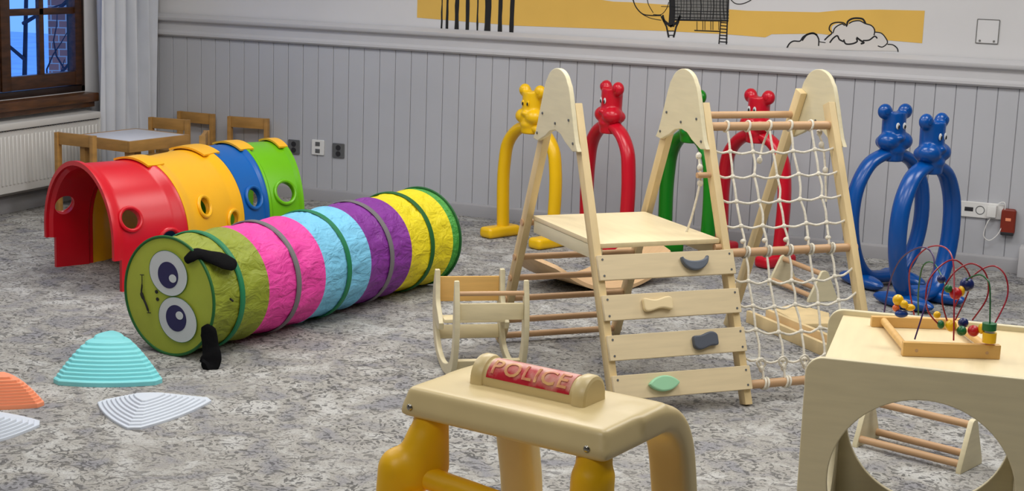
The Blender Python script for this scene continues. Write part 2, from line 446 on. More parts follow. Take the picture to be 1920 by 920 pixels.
struct('ground', box(-60, WALL_X-1.0, -20, 60, -3.2, -3, 0), mat('snowy_ground', (196, 216, 246), .9, .1, 1), smooth=False)
tr = thing('bare_tree', (-10.6, 12.9, -3), 0, 'bare winter tree outside the left-hand window pane', 'tree')
M['bark'] = mat('bark', (48, 44, 60), .9, .2, 8)
obj('trunk', tube_m([(0, 0, 0), (.05, 0, 1.5), (-.05, .05, 3.0), (.1, 0, 5)], [.045, .035, .025, .015], 10), M['bark'], tr)
bm = bmesh.new(); rr = random.Random(3)
def branch(p, d, L, r, depth):
    pts = [p]
    for k in range(4):
        d = (d + Vector((rr.uniform(-.35, .35), rr.uniform(-.35, .35), rr.uniform(-.2, .3)))).normalized(); pts.append(pts[-1]+d*L/4)
    tube(bm, pts, [r*(1-.15*i) for i in range(5)], 6)
    if depth:
        for k in range(3): branch(pts[1+k], (d+Vector((rr.uniform(-1, 1), rr.uniform(-1, 1), rr.uniform(-.3, .7)))).normalized(), L*.65, r*.5, depth-1)
for k in range(7):
    a = k*2.4; branch(Vector((0, 0, 1.9+k*.36)), Vector((math.cos(a), math.sin(a), .5)), 1.0, .022, 1)
obj('branches', bm, M['bark'], tr)

# ---- radiator
rd = thing('radiator', (WALL_X+.03, 6.9, .0), 0, 'long white ribbed radiator under the window sill', 'radiator')
bm = bmesh.new(); RY0, RY1 = -2.0, .965
bbox(bm, .04, .115, RY0, RY1, .145, .50, .006)
y = RY0+.02
while y < RY1-.03:
    bbox(bm, .112, .122, y, y+.018, .19, .47, .005, 1); y += .033
obj('panel', bm, M['radiator'], rd)
obj('top_grille', box(.02, .125, RY0-.004, RY1+.004, .505, .545, .006), M['radiator'], rd)
bm = bmesh.new(); y = RY0+.02
while y < RY1-.02:
    bbox(bm, .1255, .127, y, y+.014, .500, .505); y += .022
obj('vent_slots', bm, M['dark'], rd)
obj('side_cover', box(.02, .122, RY1, RY1+.006, .145, .54, .002), M['radiator'], rd)
for yy in (-1.4, .6): obj('bracket', box(-.03, .045, yy, yy+.04, .2, .45, .002), M['radiator'], rd)
obj('supply_pipe', cyl_m((.07, .93, 0), (.07, .93, .15), .009), M['radiator'], rd)

# ---- curtain (hangs from a rail above the picture)
cu = thing('curtain', (WALL_X+.10, 7.905, .0), 0, 'pale grey-blue sheer curtain hanging in folds beside the window', 'curtain')
bm = bmesh.new(); nU, nV = 120, 24; g = []
for i in range(nU+1):
    u = i/nU; row = []
    for j in range(nV+1):
        v = j/nV; z = .03+v*2.2
        amp = .044*(.7+.3*v)
        row.append(bm.verts.new((amp*math.sin(u*2*PI*5.2+1.0*math.sin(5*u+1.5*v))+.010*math.sin(u*61+3*v), .0+u*.60+.018*math.sin(u*26+v*2), z)))
    g.append(row)
for i in range(nU):
    for j in range(nV): bm.faces.new((g[i][j], g[i+1][j], g[i+1][j+1], g[i][j+1]))
obj('drape', modified(bm, [('SOLIDIFY', dict(thickness=.002))]), M['curtain'], cu)
obj('rail', cyl_m((0, -.2, 2.27), (0, .64, 2.27), .012), M['white'], cu)
for k in range(8): obj('ring', tube_m([(.018*math.cos(a), .04+k*.075, 2.262+.018*math.sin(a)) for a in [2*PI*q/16 for q in range(16)]], .003, 6, True), M['white'], cu)

# ---- mural painted on the upper wall
mu = thing('wall_mural', (-2.6, WALL_Y+.012, 1.13), 0, 'painted wall mural: ochre band with black stripes, hatched figure and clouds', 'mural')
def wpt(px, py):
    p = on_wall(px, py, WALL_Y+.012); return (p.x+2.6, p.z-1.13)
def paint(name, loops, m, d=.0012):
    return obj(name, plate(loops, d, .0001, 'xz'), m, mu, (0, -d/2-.0003, 0), smooth=False)
def wline(pts, wpx):
    """strip polygon along pixel polyline"""
    q = [Vector(wpt(*p)) for p in pts]; h = wpx*.0032/2*1.0; L, Rr = [], []
    for i, p in enumerate(q):
        t = (q[min(i+1, len(q)-1)]-q[max(i-1, 0)]).normalized(); nrm = Vector((-t.y, t.x)); L.append(tuple(p+nrm*h)); Rr.append(tuple(p-nrm*h))
    return L+Rr[::-1]
def smooth_px(pts, k=6):
    return [(p.x, p.y) for p in catmull([(a, b, 0) for a, b in pts], k)]
x0w = wpt(782, 35); 
band = [wpt(*p) for p in ((782, 33), (966, 48), (1245, 58), (1360, 64), (1435, 70), (1447, 64), (1535, 63), (1600, 70), (1729, 81), (1734, 20), (1650, 18), (1576, 19), (1535, 23), (1400, 20), (1280, 11), (1180, 4))]
band += [(wpt(1150, 3)[0], wpt(1150, 3)[1]), (wpt(1000, -10)[0], wpt(1000, -10)[1]+.03), (x0w[0], wpt(782, 0)[1]+.12)]
paint('ochre_band', [band], M['ochre'])
for bx, by, bw_ in ((828, 55, 3), (838, 56, 5), (856, 58, 8), (876, 58, 7), (895, 59, 3), (914, 61, 12), (937, 62, 8), (959, 63, 8)):
    a = wpt(bx, by); h = bw_*.0033/2; n = 14; jr = random.Random(int(bx))
    Lf = [(a[0]-h+jr.uniform(-.002, .002), a[1]+k*.05) for k in range(n)]; Rt = [(a[0]+h+jr.uniform(-.002, .002), a[1]+k*.05) for k in range(n)]
    paint('black_stripe', [Lf+Rt[::-1]], M['mural_black'], .0022)
def paint_line(name, pts, wpx, m, d=.0026):
    q = [wpt(*p) for p in pts]
    bm = bmesh.new(); tube(bm, [(p[0], 0, p[1]) for p in q], wpx*.0033/2, 6, rx=d/2)
    bmesh.ops.recalc_face_normals(bm, faces=bm.faces[:])
    return bm
# hatched figure: body block with a grid of strokes, dark trunk, tapered foot, swirls, cylinders and rope ladder
paint('figure_body', [[wpt(*p) for p in ((1262, 0), (1262, 36), (1366, 38), (1368, -12), (1262, -22))]], M['mural_grey'], .0020)
bm = bmesh.new()
def addline(pts, w): tube(bm, [(wpt(*p)[0], 0, wpt(*p)[1]) for p in pts], w*.0033/2, 6, rx=.0016)
jr = random.Random(5)
for k in range(17): addline([(1264+k*6.2+jr.uniform(-1, 1), -12), (1264+k*6.2+jr.uniform(-1.5, 1.5), 12), (1264+k*6.2+jr.uniform(-1.5, 1.5), 36)], jr.choice((.8, 1.2, 2)))
for k in range(8): addline([(1262, -10+k*6), (1310, -9.5+k*6+jr.uniform(-1, 1)), (1367, -8+k*6)], jr.choice((.8, 1.5, 2)))
addline([(1262, 37), (1366, 39)], 3)
addline([(1260, -15), (1261, 20), (1259, 50)], 11)
addline([(1243, 28), (1246, 42), (1250, 50), (1254, 70)], 3); addline([(1275, 28), (1272, 42), (1268, 50), (1263, 70)], 3)
addline([(1241, 30), (1246, 40), (1258, 49), (1270, 42), (1276, 30)], 5)
addline([(1252, 58), (1264, 58)], 1.5); addline([(1252, 66), (1264, 66)], 1.5)
addline(smooth_px([(1185, -8), (1192, 12), (1205, 26), (1222, 29), (1240, 29)]), 2); addline(smooth_px([(1205, 27), (1220, 34), (1240, 38)]), 1.2)
addline(smooth_px([(1213, -8), (1216, 8), (1225, 24)]), 1.2); addline(smooth_px([(1225, 27), (1240, 27), (1250, 16), (1254, 4)]), 1.2)
addline([(1240, 12), (1275, 13)], 1)
for cx in (1307, 1322, 1337): addline([(cx, 40), (cx, 56)], 1.2); addline([(cx+11, 40), (cx+11, 56)], 1.2)
addline([(1302, 57), (1350, 59)], 2)
addline([(1352, 36), (1348, 84)], 2); addline([(1366, -10), (1362, 86)], 2.4)
for k in range(8): addline([(1350, 42+k*6), (1364, 43+k*6)], 1.8)
addline(smooth_px([(1368, -4), (1378, 6), (1392, 7), (1408, 0), (1412, -8)]), 1.4)
bmesh.ops.recalc_face_normals(bm, faces=bm.faces[:])
obj('figure_ink', bm, M['mural_black'], mu, (0, -.0022, 0), smooth=False)
# cloud outlines
bm = bmesh.new()
for pts, w_ in (([(1475, 91), (1480, 82), (1488, 77), (1500, 77), (1506, 69), (1517, 63), (1529, 64), (1535, 73), (1535, 86)], 2.2),
              ([(1504, 76), (1512, 66), (1524, 62), (1532, 66)], 3), ([(1546, 75), (1553, 68), (1560, 62), (1555, 55), (1558, 46), (1568, 42), (1582, 43), (1588, 50)], 2.2),
              ([(1562, 62), (1566, 52), (1578, 45), (1584, 48)], 2), ([(1588, 48), (1590, 40), (1598, 35), (1608, 34), (1618, 36), (1623, 44)], 3),
              ([(1592, 44), (1600, 40), (1612, 39), (1622, 44), (1634, 48), (1640, 56), (1639, 66)], 2), ([(1640, 60), (1652, 62), (1660, 70), (1664, 80), (1655, 88), (1646, 86)], 1.8),
              ([(1664, 83), (1674, 84), (1682, 90), (1684, 97)], 1.8), ([(1535, 78), (1548, 80)], 1.5), ([(1556, 80), (1562, 72), (1570, 67), (1574, 74), (1582, 78)], 2.6),
              ([(1582, 74), (1586, 82), (1598, 82), (1607, 78), (1606, 72)], 2.6), ([(1606, 70), (1614, 76), (1620, 80), (1614, 82)], 3), ([(1618, 76), (1630, 75), (1640, 68), (1645, 72)], 2.4)):
    addline(smooth_px(pts, 5), w_)
# cloud fill hides the ochre behind it
bmesh.ops.recalc_face_normals(bm, faces=bm.faces[:])
obj('cloud_ink', bm, M['mural_black'], mu, (0, -.0022, 0), smooth=False)
paint('cloud_fill', [[wpt(*p) for p in smooth_px([(1478, 92), (1482, 82), (1490, 78), (1502, 77), (1512, 67), (1528, 65), (1536, 76), (1548, 78), (1560, 62), (1560, 50), (1572, 44), (1588, 48), (1594, 42), (1608, 38), (1622, 44), (1636, 50), (1640, 60), (1654, 64), (1664, 78), (1676, 86), (1682, 96)], 3)]], M['mural_pale'], .0018)

# ================================================================== helpers for plates on the wall
def socket(px, py, w, h, m, label, cat, insert, group=None, ins_m='dark'):
    p = on_wall(px, py, WALL_Y)
    t = thing('wall_socket', (p.x, WALL_Y-.0002, p.z), 0, label, cat, group)
    obj('face_plate', plate([rrect(-w/2, w/2, -h/2, h/2, (.006,)*4, 4)], .010, .003, 'xz'), m, t, (0, -.005, 0))
    for (ax, az, ar, kind) in insert:
        if kind == 'o': me = cyl_m((ax, -.012, az), (ax, -.0095, az), ar)
        elif kind == 's': me = box(ax-ar, ax+ar, -.0125, -.0095, az-ar*.8, az+ar*.8, .001)
        obj('socket_insert', me, M[ins_m], t)
    return t
socket(552, 275, .082, .092, M['steelgrey'], 'grey square wall socket, leftmost of the three beside the green tunnel end', 'socket', [(0, .018, .017, 'o'), (0, -.02, .017, 'o')])
t = socket(597, 276, .088, .096, M['white'], 'white double wall socket between the two grey ones', 'socket', [(0, .022, .016, 's'), (0, -.022, .016, 's')], ins_m='steelgrey')
socket(635.5, 282, .082, .092, M['steelgrey'], 'grey square wall socket, rightmost of the left-hand three', 'socket', [(0, .018, .017, 'o'), (0, -.02, .017, 'o')])
pL, pR = on_wall(1801, 390), on_wall(1882, 397)
t = thing('socket_strip', ((pL.x+pR.x)/2, WALL_Y-.0002, (pL.z+pR.z)/2), 0, 'white four-gang socket strip low on the wall right of the blue hoops', 'socket')
W_ = pR.x-pL.x
obj('face_plate', plate([rrect(-W_/2, W_/2, -.042, .042, (.006,)*4, 4)], .012, .003, 'xz'), M['white'], t, (0, -.006, 0))
obj('data_port', box(-W_*.40, -W_*.2, -.0135, -.0115, -.010, .012, .001), M['dark'], t)
obj('socket_ring', tube_m([(-W_*.04+.022*math.cos(a), -.0125, .022*math.sin(a)) for a in [2*PI*k/24 for k in range(24)]], .002, 6, True), M['steelgrey'], t)
pg = thing('charger_plug', ((pL.x+pR.x)/2+W_*.24, WALL_Y-.0128, (pL.z+pR.z)/2), 0, 'white charger plug with looping cable, plugged into the white socket strip', 'plug')
obj('body', box(-.024, .024, -.045, 0, -.028, .034, .006), M['white'], pg)
obj('cable', tube_m(catmull([(0, -.03, -.026), (-.02, -.03, -.07), (-.03, -.025, -.13), (.0, -.022, -.155), (.04, -.025, -.12), (.06, -.02, -.06), (.065, -.02, .04), (.05, -.012, .055), (.03, -.012, .045)], 6), .0028, 8), M['white'], pg)
pd = on_wall(1891, 414)
dv = thing('pendant_remote', (pd.x, WALL_Y-.0005, pd.z), 0, 'small red-brown plastic device hanging on the wall by the socket strip', 'device')
obj('casing', plate([rrect(-.038, .038, -.068, .068, (.016,)*4, 6)], .036, .008, 'xz'), M['brownred'], dv, (0, -.019, 0))
obj('label_patch', box(-.014, .014, -.0385, -.0368, .004, .020, .0006), M['orange'], dv)
obj('end_cap', box(-.034, .034, -.0375, -.002, -.074, -.052, .006), M['dark'], dv)
ps = on_wall(1852, 59, WALL_Y+.012)
sp = thing('cover_plate', (ps.x, WALL_Y+.0118, ps.z), 0, 'faint square cover plate on the pale upper wall at the right edge', 'cover plate')
obj('plate', plate([rrect(-.056, .056, -.062, .062, (.004,)*4, 3)], .004, .001, 'xz'), M['upper'], sp, (0, -.002, 0))
obj('rim', plate([rrect(-.058, .058, -.064, .064, (.004,)*4, 3), rrect(-.054, .054, -.060, .060, (.003,)*4, 3)], .006, .0005, 'xz'), M['mural_grey'], sp, (0, -.003, 0))
for sx in (-.036, .036): obj('screw', cyl_m((sx, -.006, -.05), (sx, -.003, -.05), .006), M['mural_grey'], sp)

# ================================================================== children's table and chairs
def chair_at(rz, loc, label):
    t = thing('child_chair', loc, rz, label, 'chair', 'small pine chairs around the child table')
    Wc, Hc, Dc, Hs = .28, .50, .26, .28
    for s in (-1, 1):
        obj('leg', box(s*(Wc/2-.0125)-.0125, s*(Wc/2-.0125)+.0125, Dc/2-.036, Dc/2, 0, Hc, .002), M['table_wood'], t)
        obj('leg', box(s*(Wc/2-.0125)-.0125, s*(Wc/2-.0125)+.0125, -Dc/2, -Dc/2+.036, 0, Hs+.0, .002), M['table_wood'], t)
    obj('seat', box(-Wc/2+.024, Wc/2-.024, -Dc/2+.004, Dc/2-.006, Hs-.02, Hs-.005, .002), M['table_wood'], t)
    obj('back_rail', box(-Wc/2+.025, Wc/2-.025, Dc/2-.030, Dc/2-.008, Hc-.068, Hc, .002), M['table_wood'], t)
    bm = bmesh.new(); bbox(bm, -Wc/2+.025, Wc/2-.025, -Dc/2+.004, -Dc/2+.02, Hs-.06, Hs-.02, .001); bbox(bm, -Wc/2+.025, Wc/2-.025, Dc/2-.028, Dc/2-.012, Hs-.06, Hs-.02, .001)
    obj('seat_frame', bm, M['table_wood'], t)
    return t
# back posts measured on the photograph: midpoints of each chair back
chair_at(R(180-4), (-5.535, 7.275, 0), 'small pine chair with its back to the room, front left of the white table')
chair_at(R(4), (-5.585, 8.04, 0), 'small pine chair tucked behind the white table, its backrest just above the top')
chair_at(R(-3), (-5.66, 8.43, 0), 'small pine chair against the panelled wall, left of the two there')
chair_at(R(6), (-5.235, 8.405, 0), 'small pine chair against the panelled wall, nearest the grey sockets')
pe = on_z(364, 249, .5); chair_at(R(-62), (pe.x-.05, pe.y-.02, 0), 'small pine chair with its back to the yellow arch, right end of the white table')
tb = thing('child_table', (-5.515, 7.665, 0), R(-9), 'low pine child table with a white top beside the radiator', 'table')
TW, TD = .44, .50
obj('table_top', box(-TW/2+.018, TW/2-.018, -TD/2+.018, TD/2-.018, .436, .449, .001), M['table_top'], tb)
bm = bmesh.new()
for s in (-1, 1):
    bbox(bm, s*(TW/2-.009)-.009, s*(TW/2-.009)+.009, -TD/2+.001, TD/2-.001, .385, .45, .002)
    bbox(bm, -TW/2+.018, TW/2-.018, s*(TD/2-.009)-.009, s*(TD/2-.009)+.009, .385, .45, .002)
obj('apron', bm, M['table_wood'], tb)
for sx in (-1, 1):
    for sy in (-1, 1):
        obj('leg', box(sx*(TW/2-.040)-.020, sx*(TW/2-.040)+.020, sy*(TD/2-.040)-.020, sy*(TD/2-.040)+.020, 0, .436, .002), M['table_wood'], tb)

# ================================================================== coloured arch crawl tunnel
AW, AH = .71, .565
rims = [(-4.566, 5.905, R(26)), (-4.43, 6.19, R(13.5)), (-4.455, 6.72, R(13)), (-4.40, 6.98, R(25)), (-4.268, 7.225, R(36))]
tun = thing('crawl_tunnel', (-4.46, 6.5, 0), 0, 'arched plastic crawl tunnel of red, yellow, blue and green segments', 'play tunnel')
T0 = Vector((-4.46, 6.5, 0))
def arch_pt(i, u, off=0.0, bulge=True):
    """point on the outline: s in 0..1 around the arch, v = position along segment i (0..1)"""
def rim_frame(v):
    k = min(int(v), 3); t = v-k
    p = [Vector((q[0], q[1], 0)) for q in rims]; ang = [q[2] for q in rims]
    P = p[k].lerp(p[k+1], t); A = ang[k]+(ang[k+1]-ang[k])*t
    return P, A
def arch_xyz(v, s, inset):
    P, A = rim_frame(v); r = AW/2-inset; hs = AH-AW/2
    Ls = hs; arc = PI*(AW/2); tot = 2*Ls+arc; d = s*tot
    if d < Ls: u, z = -r, d
    elif d < Ls+arc: a = (d-Ls)/(AW/2); u, z = -r*math.cos(a), hs+r*math.sin(a)
    else: u, z = r, Ls-(d-Ls-arc)
    b = Vector((math.cos(A), -math.sin(A), 0))
    return P + b*u + Vector((0, 0, max(z, 0))) - T0
def arch_seg(i, m, name):
    bm = bmesh.new(); nv, ns = 16, 56; g = {}
    v0, v1 = i+.004, i+1-.004
    for side, base in ((0, 0.0), (1, .022)):
        for a in range(nv+1):
            t = a/nv; e = min(t, 1-t)
            flare = .014*(1 if e < .07 else max(0, 1-(e-.07)/.03)) if side == 0 else (.014*(1 if e < .07 else max(0, 1-(e-.07)/.03)))
            for b in range(ns+1):
                s_ = b/ns
                g[side, a, b] = bm.verts.new(arch_xyz(v0+(v1-v0)*t, s_, base+.014-flare))
    for a in range(nv):
        for b in range(ns):
            bm.faces.new((g[0, a, b], g[0, a, b+1], g[0, a+1, b+1], g[0, a+1, b]))
            bm.faces.new((g[1, a, b], g[1, a+1, b], g[1, a+1, b+1], g[1, a, b+1]))
    for a in range(nv):
        for b in (0, ns): bm.faces.new((g[0, a, b], g[0, a+1, b], g[1, a+1, b], g[1, a, b]))
    for b in range(ns):
        for a in (0, nv): bm.faces.new((g[0, a, b], g[1, a, b], g[1, a, b+1], g[0, a, b+1]))
    bmesh.ops.recalc_face_normals(bm, faces=bm.faces[:])
    return bm
HOLE = {0: [(.27, .780, .048), (.76, .862, .052), (.35, .21, .050)], 1: [(.36, .775, .044), (.82, .845, .044), (.5, .21, .048)],
        2: [(.5, .785, .050), (.5, .21, .050)], 3: [(.52, .78, .054), (.5, .21, .048)]}
def hole_frame(i, t, s):
    c0 = arch_xyz(i+t, s, .01); e = .01
    dv = (arch_xyz(i+min(t+e, .99), s, .01)-arch_xyz(i+max(t-e, .01), s, .01)).normalized()
    ds = (arch_xyz(i+t, min(s+e, 1), .01)-arch_xyz(i+t, s-e, .01)).normalized()
    n = dv.cross(ds).normalized()
    return c0, n, dv, ds
for i, (mk, nm) in enumerate((('red', 'red_arch'), ('orange_yellow', 'yellow_arch'), ('blue', 'blue_arch'), ('green', 'green_arch'))):
    bm = arch_seg(i, M[mk], nm); cut = bmesh.new()
    for (t, s, r) in HOLE[i]:
        c0, n, dv, ds = hole_frame(i, t, s)
        cyl(cut, c0-n*.12, c0+n*.12, r, n=28)
    if i == 0:   # notch in both feet at the open end
        P, A = rim_frame(0.0); b = Vector((math.cos(A), -math.sin(A), 0)); a_ = Vector((math.sin(A), math.cos(A), 0))
        for sg in (-1, 1):
            mtx = Matrix.Translation(P-T0+b*sg*(AW/2-.01)) @ Matrix.Rotation(-A, 4, 'Z')
            bbox(cut, -.06, .06, -.06, .045, -.05, .15, mtx=mtx)
    me = modified(bm, [('BOOLEAN', dict(operation='DIFFERENCE', solver='EXACT', object=mesh_of(cut)))])
    o = obj(nm, me, M[mk], tun)
    for (t, s, r) in HOLE[i]:
        c0, n, dv, ds = hole_frame(i, t, s)
        ring = [c0+(dv*math.cos(a)+ds*math.sin(a))*(r+.006) for a in [2*PI*k/32 for k in range(32)]]
        # follow the curved skin by sitting on the local radius
        obj('porthole_rim', tube_m(ring, .009, 8, True, upv=n), M[mk], o)
for v, w_, h_ in ((1.0, .045, .085), (2.0, .050, .085), (3.0, .050, .08), (3.93, .040, .07)):
    bm = bmesh.new(); g = {}
    for side, ins in ((0, -.004), (1, .006)):
        for a in range(3):
            for b in range(13):
                s_ = .525+(b-6)/6*.085
                g[side, a, b] = bm.verts.new(arch_xyz(min(v+(a-1)*w_/(.28 if v != 1.0 else .35), 3.995), s_-.02, ins))
    for a in range(2):
        for b in range(12):
            bm.faces.new((g[0, a, b], g[0, a, b+1], g[0, a+1, b+1], g[0, a+1, b])); bm.faces.new((g[1, a, b], g[1, a+1, b], g[1, a+1, b+1], g[1, a, b+1]))
    for a in range(2):
        for b in (0, 12): bm.faces.new((g[0, a, b], g[0, a+1, b], g[1, a+1, b], g[1, a, b]))
    for b in range(12):
        for a in (0, 2): bm.faces.new((g[0, a, b], g[1, a, b], g[1, a, b+1], g[0, a, b+1]))
    bmesh.ops.recalc_face_normals(bm, faces=bm.faces[:])
    tag(obj('connector_clip', bm, M['orange_yellow'], tun), 'amber clip over the joint')

# ================================================================== caterpillar pop-up tunnel
CR = .236
A0 = Vector((-3.42, 4.975, 0)); A1 = Vector((-3.135, 6.67, 0))
head = math.atan2(-(A1-A0).x, (A1-A0).y)      # rotz so that local +Y runs along the tube
cat = thing('caterpillar_tunnel', A0, head, 'pop-up fabric caterpillar tunnel with a lime green face at its near end', 'play tunnel')
CL = (A1-A0).length
def wob(t):   # slight sideways bend of the axis
    return .018*math.sin(t*PI*1.7)-.0*t
def cat_ring(t, r): 
    return [(wob(t)+r*math.cos(a), t*CL, CR+r*math.sin(a)) for a in [2*PI*k/64 for k in range(64)]]
segs = [(0, .178, 'n_olive', 'olive_segment'), (.178, .385, 'n_pink', 'pink_segment'), (.385, .58, 'n_blue', 'light_blue_segment'), (.58, .77, 'n_purple', 'purple_segment'), (.77, .965, 'n_yellow', 'yellow_segment'), (.965, 1.0, 'n_green', 'end_band')]
def cat_seg(t0, t1, sd):
    bm = bmesh.new(); n = 14; N = 96; G = []; rr = random.Random(sd)
    ph = [rr.uniform(0, 6.28) for _ in range(8)]
    from mathutils import noise as mn
    for layer in (0, 1):
        rows = []
        for i in range(n+1):
            t = t0+(t1-t0)*i/n; tm = (i/n)
            d = min(abs(tm), abs(tm-.5), abs(1-tm))*2   # 0 at hoops/joins, .5 between
            row = []
            for k in range(N):
                a = 2*PI*k/N
                wr = mn.noise(Vector((math.cos(a)*4, math.sin(a)*4, t*16+sd)))*.010 + mn.noise(Vector((math.cos(a)*11, math.sin(a)*11, t*40+sd)))*.006
                r = CR-.004-.010*math.sin(min(d, .5)*PI) + wr*min(1, d*6)*(1 if t1-t0 > .1 else .2) - layer*.002
                r = min(r, CR-.001)
                if math.sin(a) < -.96: r = min(r, CR-.003)
                row.append(bm.verts.new((wob(t)+r*math.cos(a), t*CL, CR+r*math.sin(a))))
            rows.append(row)
        G.append(rows)
    for layer in (0, 1):
        for i in range(n):
            for k in range(N):
                q = (G[layer][i][k], G[layer][i][(k+1) % N], G[layer][i+1][(k+1) % N], G[layer][i+1][k])
                bm.faces.new(q if layer == 0 else q[::-1])
    for i in (0, n):
        for k in range(N): bm.faces.new((G[0][i][k], G[1][i][k], G[1][i][(k+1) % N], G[0][i][(k+1) % N]))
    bmesh.ops.recalc_face_normals(bm, faces=bm.faces[:])
    return bm
for sd, (t0, t1, mk, nm) in enumerate(segs):
    o = obj(nm, cat_seg(t0, t1, sd*7.3), M[mk], cat)
    if t1-t0 > .1:
        tm = (t0+t1)/2
        bm = bmesh.new(); pts = cat_ring(tm, CR-.0035); tube(bm, pts, .011, 6, True, rx=.004, upv=Vector((0, 0, 1)))
        bm.free(); bm = bmesh.new(); rows = []
        for dy, dr in ((-.012, -.004), (-.009, 0), (.009, 0), (.012, -.004)):
            rows.append([bm.verts.new((wob(tm)+(CR+dr)*math.cos(a), tm*CL+dy, CR+(CR+dr)*math.sin(a))) for a in [2*PI*k/96 for k in range(96)]])
        for q in range(3):
            for k in range(96): bm.faces.new((rows[q][k], rows[q][(k+1) % 96], rows[q+1][(k+1) % 96], rows[q+1][k]))
        obj('hoop_band', modified(bm, [('SOLIDIFY', dict(thickness=.003))]), M['ring_grey'] if nm in ('pink_segment', 'purple_segment') else M['ring_green'] if nm != 'yellow_segment' else M['trim_green'], o)
bm = bmesh.new(); tube(bm, cat_ring(0, CR-.003), .006, 8, True, upv=Vector((0, 1, 0))); obj('rim_piping', bm, M['trim_green'], cat)
bm = bmesh.new(); tube(bm, cat_ring(1.0, CR-.003), .006, 8, True, upv=Vector((0, 1, 0))); obj('rim_piping', bm, M['trim_green'], cat)
# face disc, slightly bulged
bm = bmesh.new(); rows = []; c0 = bm.verts.new((0, -.010, CR)); nR = 10
for i in range(1, nR+1):
    r = (CR-.004)*i/nR; rows.append([bm.verts.new((wob(0)+r*math.cos(a), -.010*(1-(i/nR)**2), CR+r*math.sin(a))) for a in [2*PI*k/64 for k in range(64)]])
for k in range(64): bm.faces.new((c0, rows[0][k], rows[0][(k+1) % 64]))
for i in range(nR-1):
    for k in range(64): bm.faces.new((rows[i][k], rows[i+1][k], rows[i+1][(k+1) % 64], rows[i][(k+1) % 64]))
bmesh.ops.recalc_face_normals(bm, faces=bm.faces[:])
face = obj('face', modified(bm, [('SOLIDIFY', dict(thickness=.002))]), M['face'], cat)
def disc(u, v, ru, rv, y, rot=0, d=.0015):
    me = plate([circle(0, 0, ru, 40, rv)], d, .0003, 'xz'); me.transform(Matrix.Translation((u, y, CR+v)) @ Matrix.Rotation(rot, 4, 'Y')); return me
for (u, v, pu, pv, hu, hv) in ((.010, .094, .010, .087, .036, .077), (.058, -.083, .051, -.078, .070, -.064)):
    e = obj('eye', disc(u, v, .100, .088, -.0135, R(12)), M['eye_white'], cat)
    bm = bmesh.new(); tube(bm, [Vector((u+.100*math.cos(a)*math.cos(R(12))+.088*math.sin(a)*math.sin(R(12)), -.0138, CR+v-.100*math.cos(a)*math.sin(R(12))+.088*math.sin(a)*math.cos(R(12)))) for a in [2*PI*k/48 for k in range(48)]], .0012, 6, True)
    obj('outline', bm, M['trim_green'], e)
    obj('pupil', disc(pu, pv, .053, .052, -.0150, R(12)), M['pupil'], e)
    obj('highlight', disc(hu, hv, .019, .016, -.0166), M['eye_white'], e)
obj('mouth', tube_m(catmull([(-.131, -.0125, CR+.067), (-.1315, -.0125, CR+.025), (-.134, -.0125, CR-.008), (-.112, -.0125, CR-.045), (-.095, -.0125, CR-.080)], 5), [.0015]*5+[.003]*5+[.006]*3+[.004]*6+[.0015]*2, 8), M['ink'], cat)
bm = bmesh.new(); cyl(bm, (-.141, -.0125, CR+.067), (-.121, -.0125, CR+.069), .0016); cyl(bm, (-.105, -.0125, CR-.080), (-.085, -.0125, CR-.078), .0016)
obj('mouth_corner', bm, M['ink'], cat)
for u, v in ((-.055, .011), (-.050, -.018)): obj('nostril', disc(u, v, .008, .0072, -.0115), M['ink'], cat)
# felt antennae: flat padded straps with a broad rounded tip
def strap(pts, widths, nrm, th=.010):
    pts = catmull(pts, 6); n = len(pts); bm = bmesh.new(); ws = []
    for i in range(n):
        f = i/(n-1)*(len(widths)-1); k = min(int(f), len(widths)-2); ws.append(widths[k]+(widths[k+1]-widths[k])*(f-k))
    tube(bm, pts, ws, 16, rx=th, upv=Vector(nrm)); bmesh.ops.recalc_face_normals(bm, faces=bm.faces[:]); return bm
obj('antenna', strap([(.105, -.014, CR+.158), (.145, .004, CR+.186), (.180, .045, CR+.170), (.205, .095, CR+.150), (.216, .135, CR+.138)], [.018, .036, .028, .036, .046, .044, .020], (.6, 0, .8), .014), M['black'], cat)
obj('antenna', strap([(.195, -.012, CR-.085), (.215, -.010, CR-.115), (.232, -.018, CR-.165), (.246, -.03, .045), (.250, -.045, .014), (.252, -.075, .012)], [.014, .034, .034, .038, .044, .042, .020], (.3, -1, .25), .012), M['black'], cat)
obj('seam_stitch', tube_m([(CR+.002, .085, CR+.01), (CR+.003, .10, CR-.002)], .004, 6), M['ink'], cat)

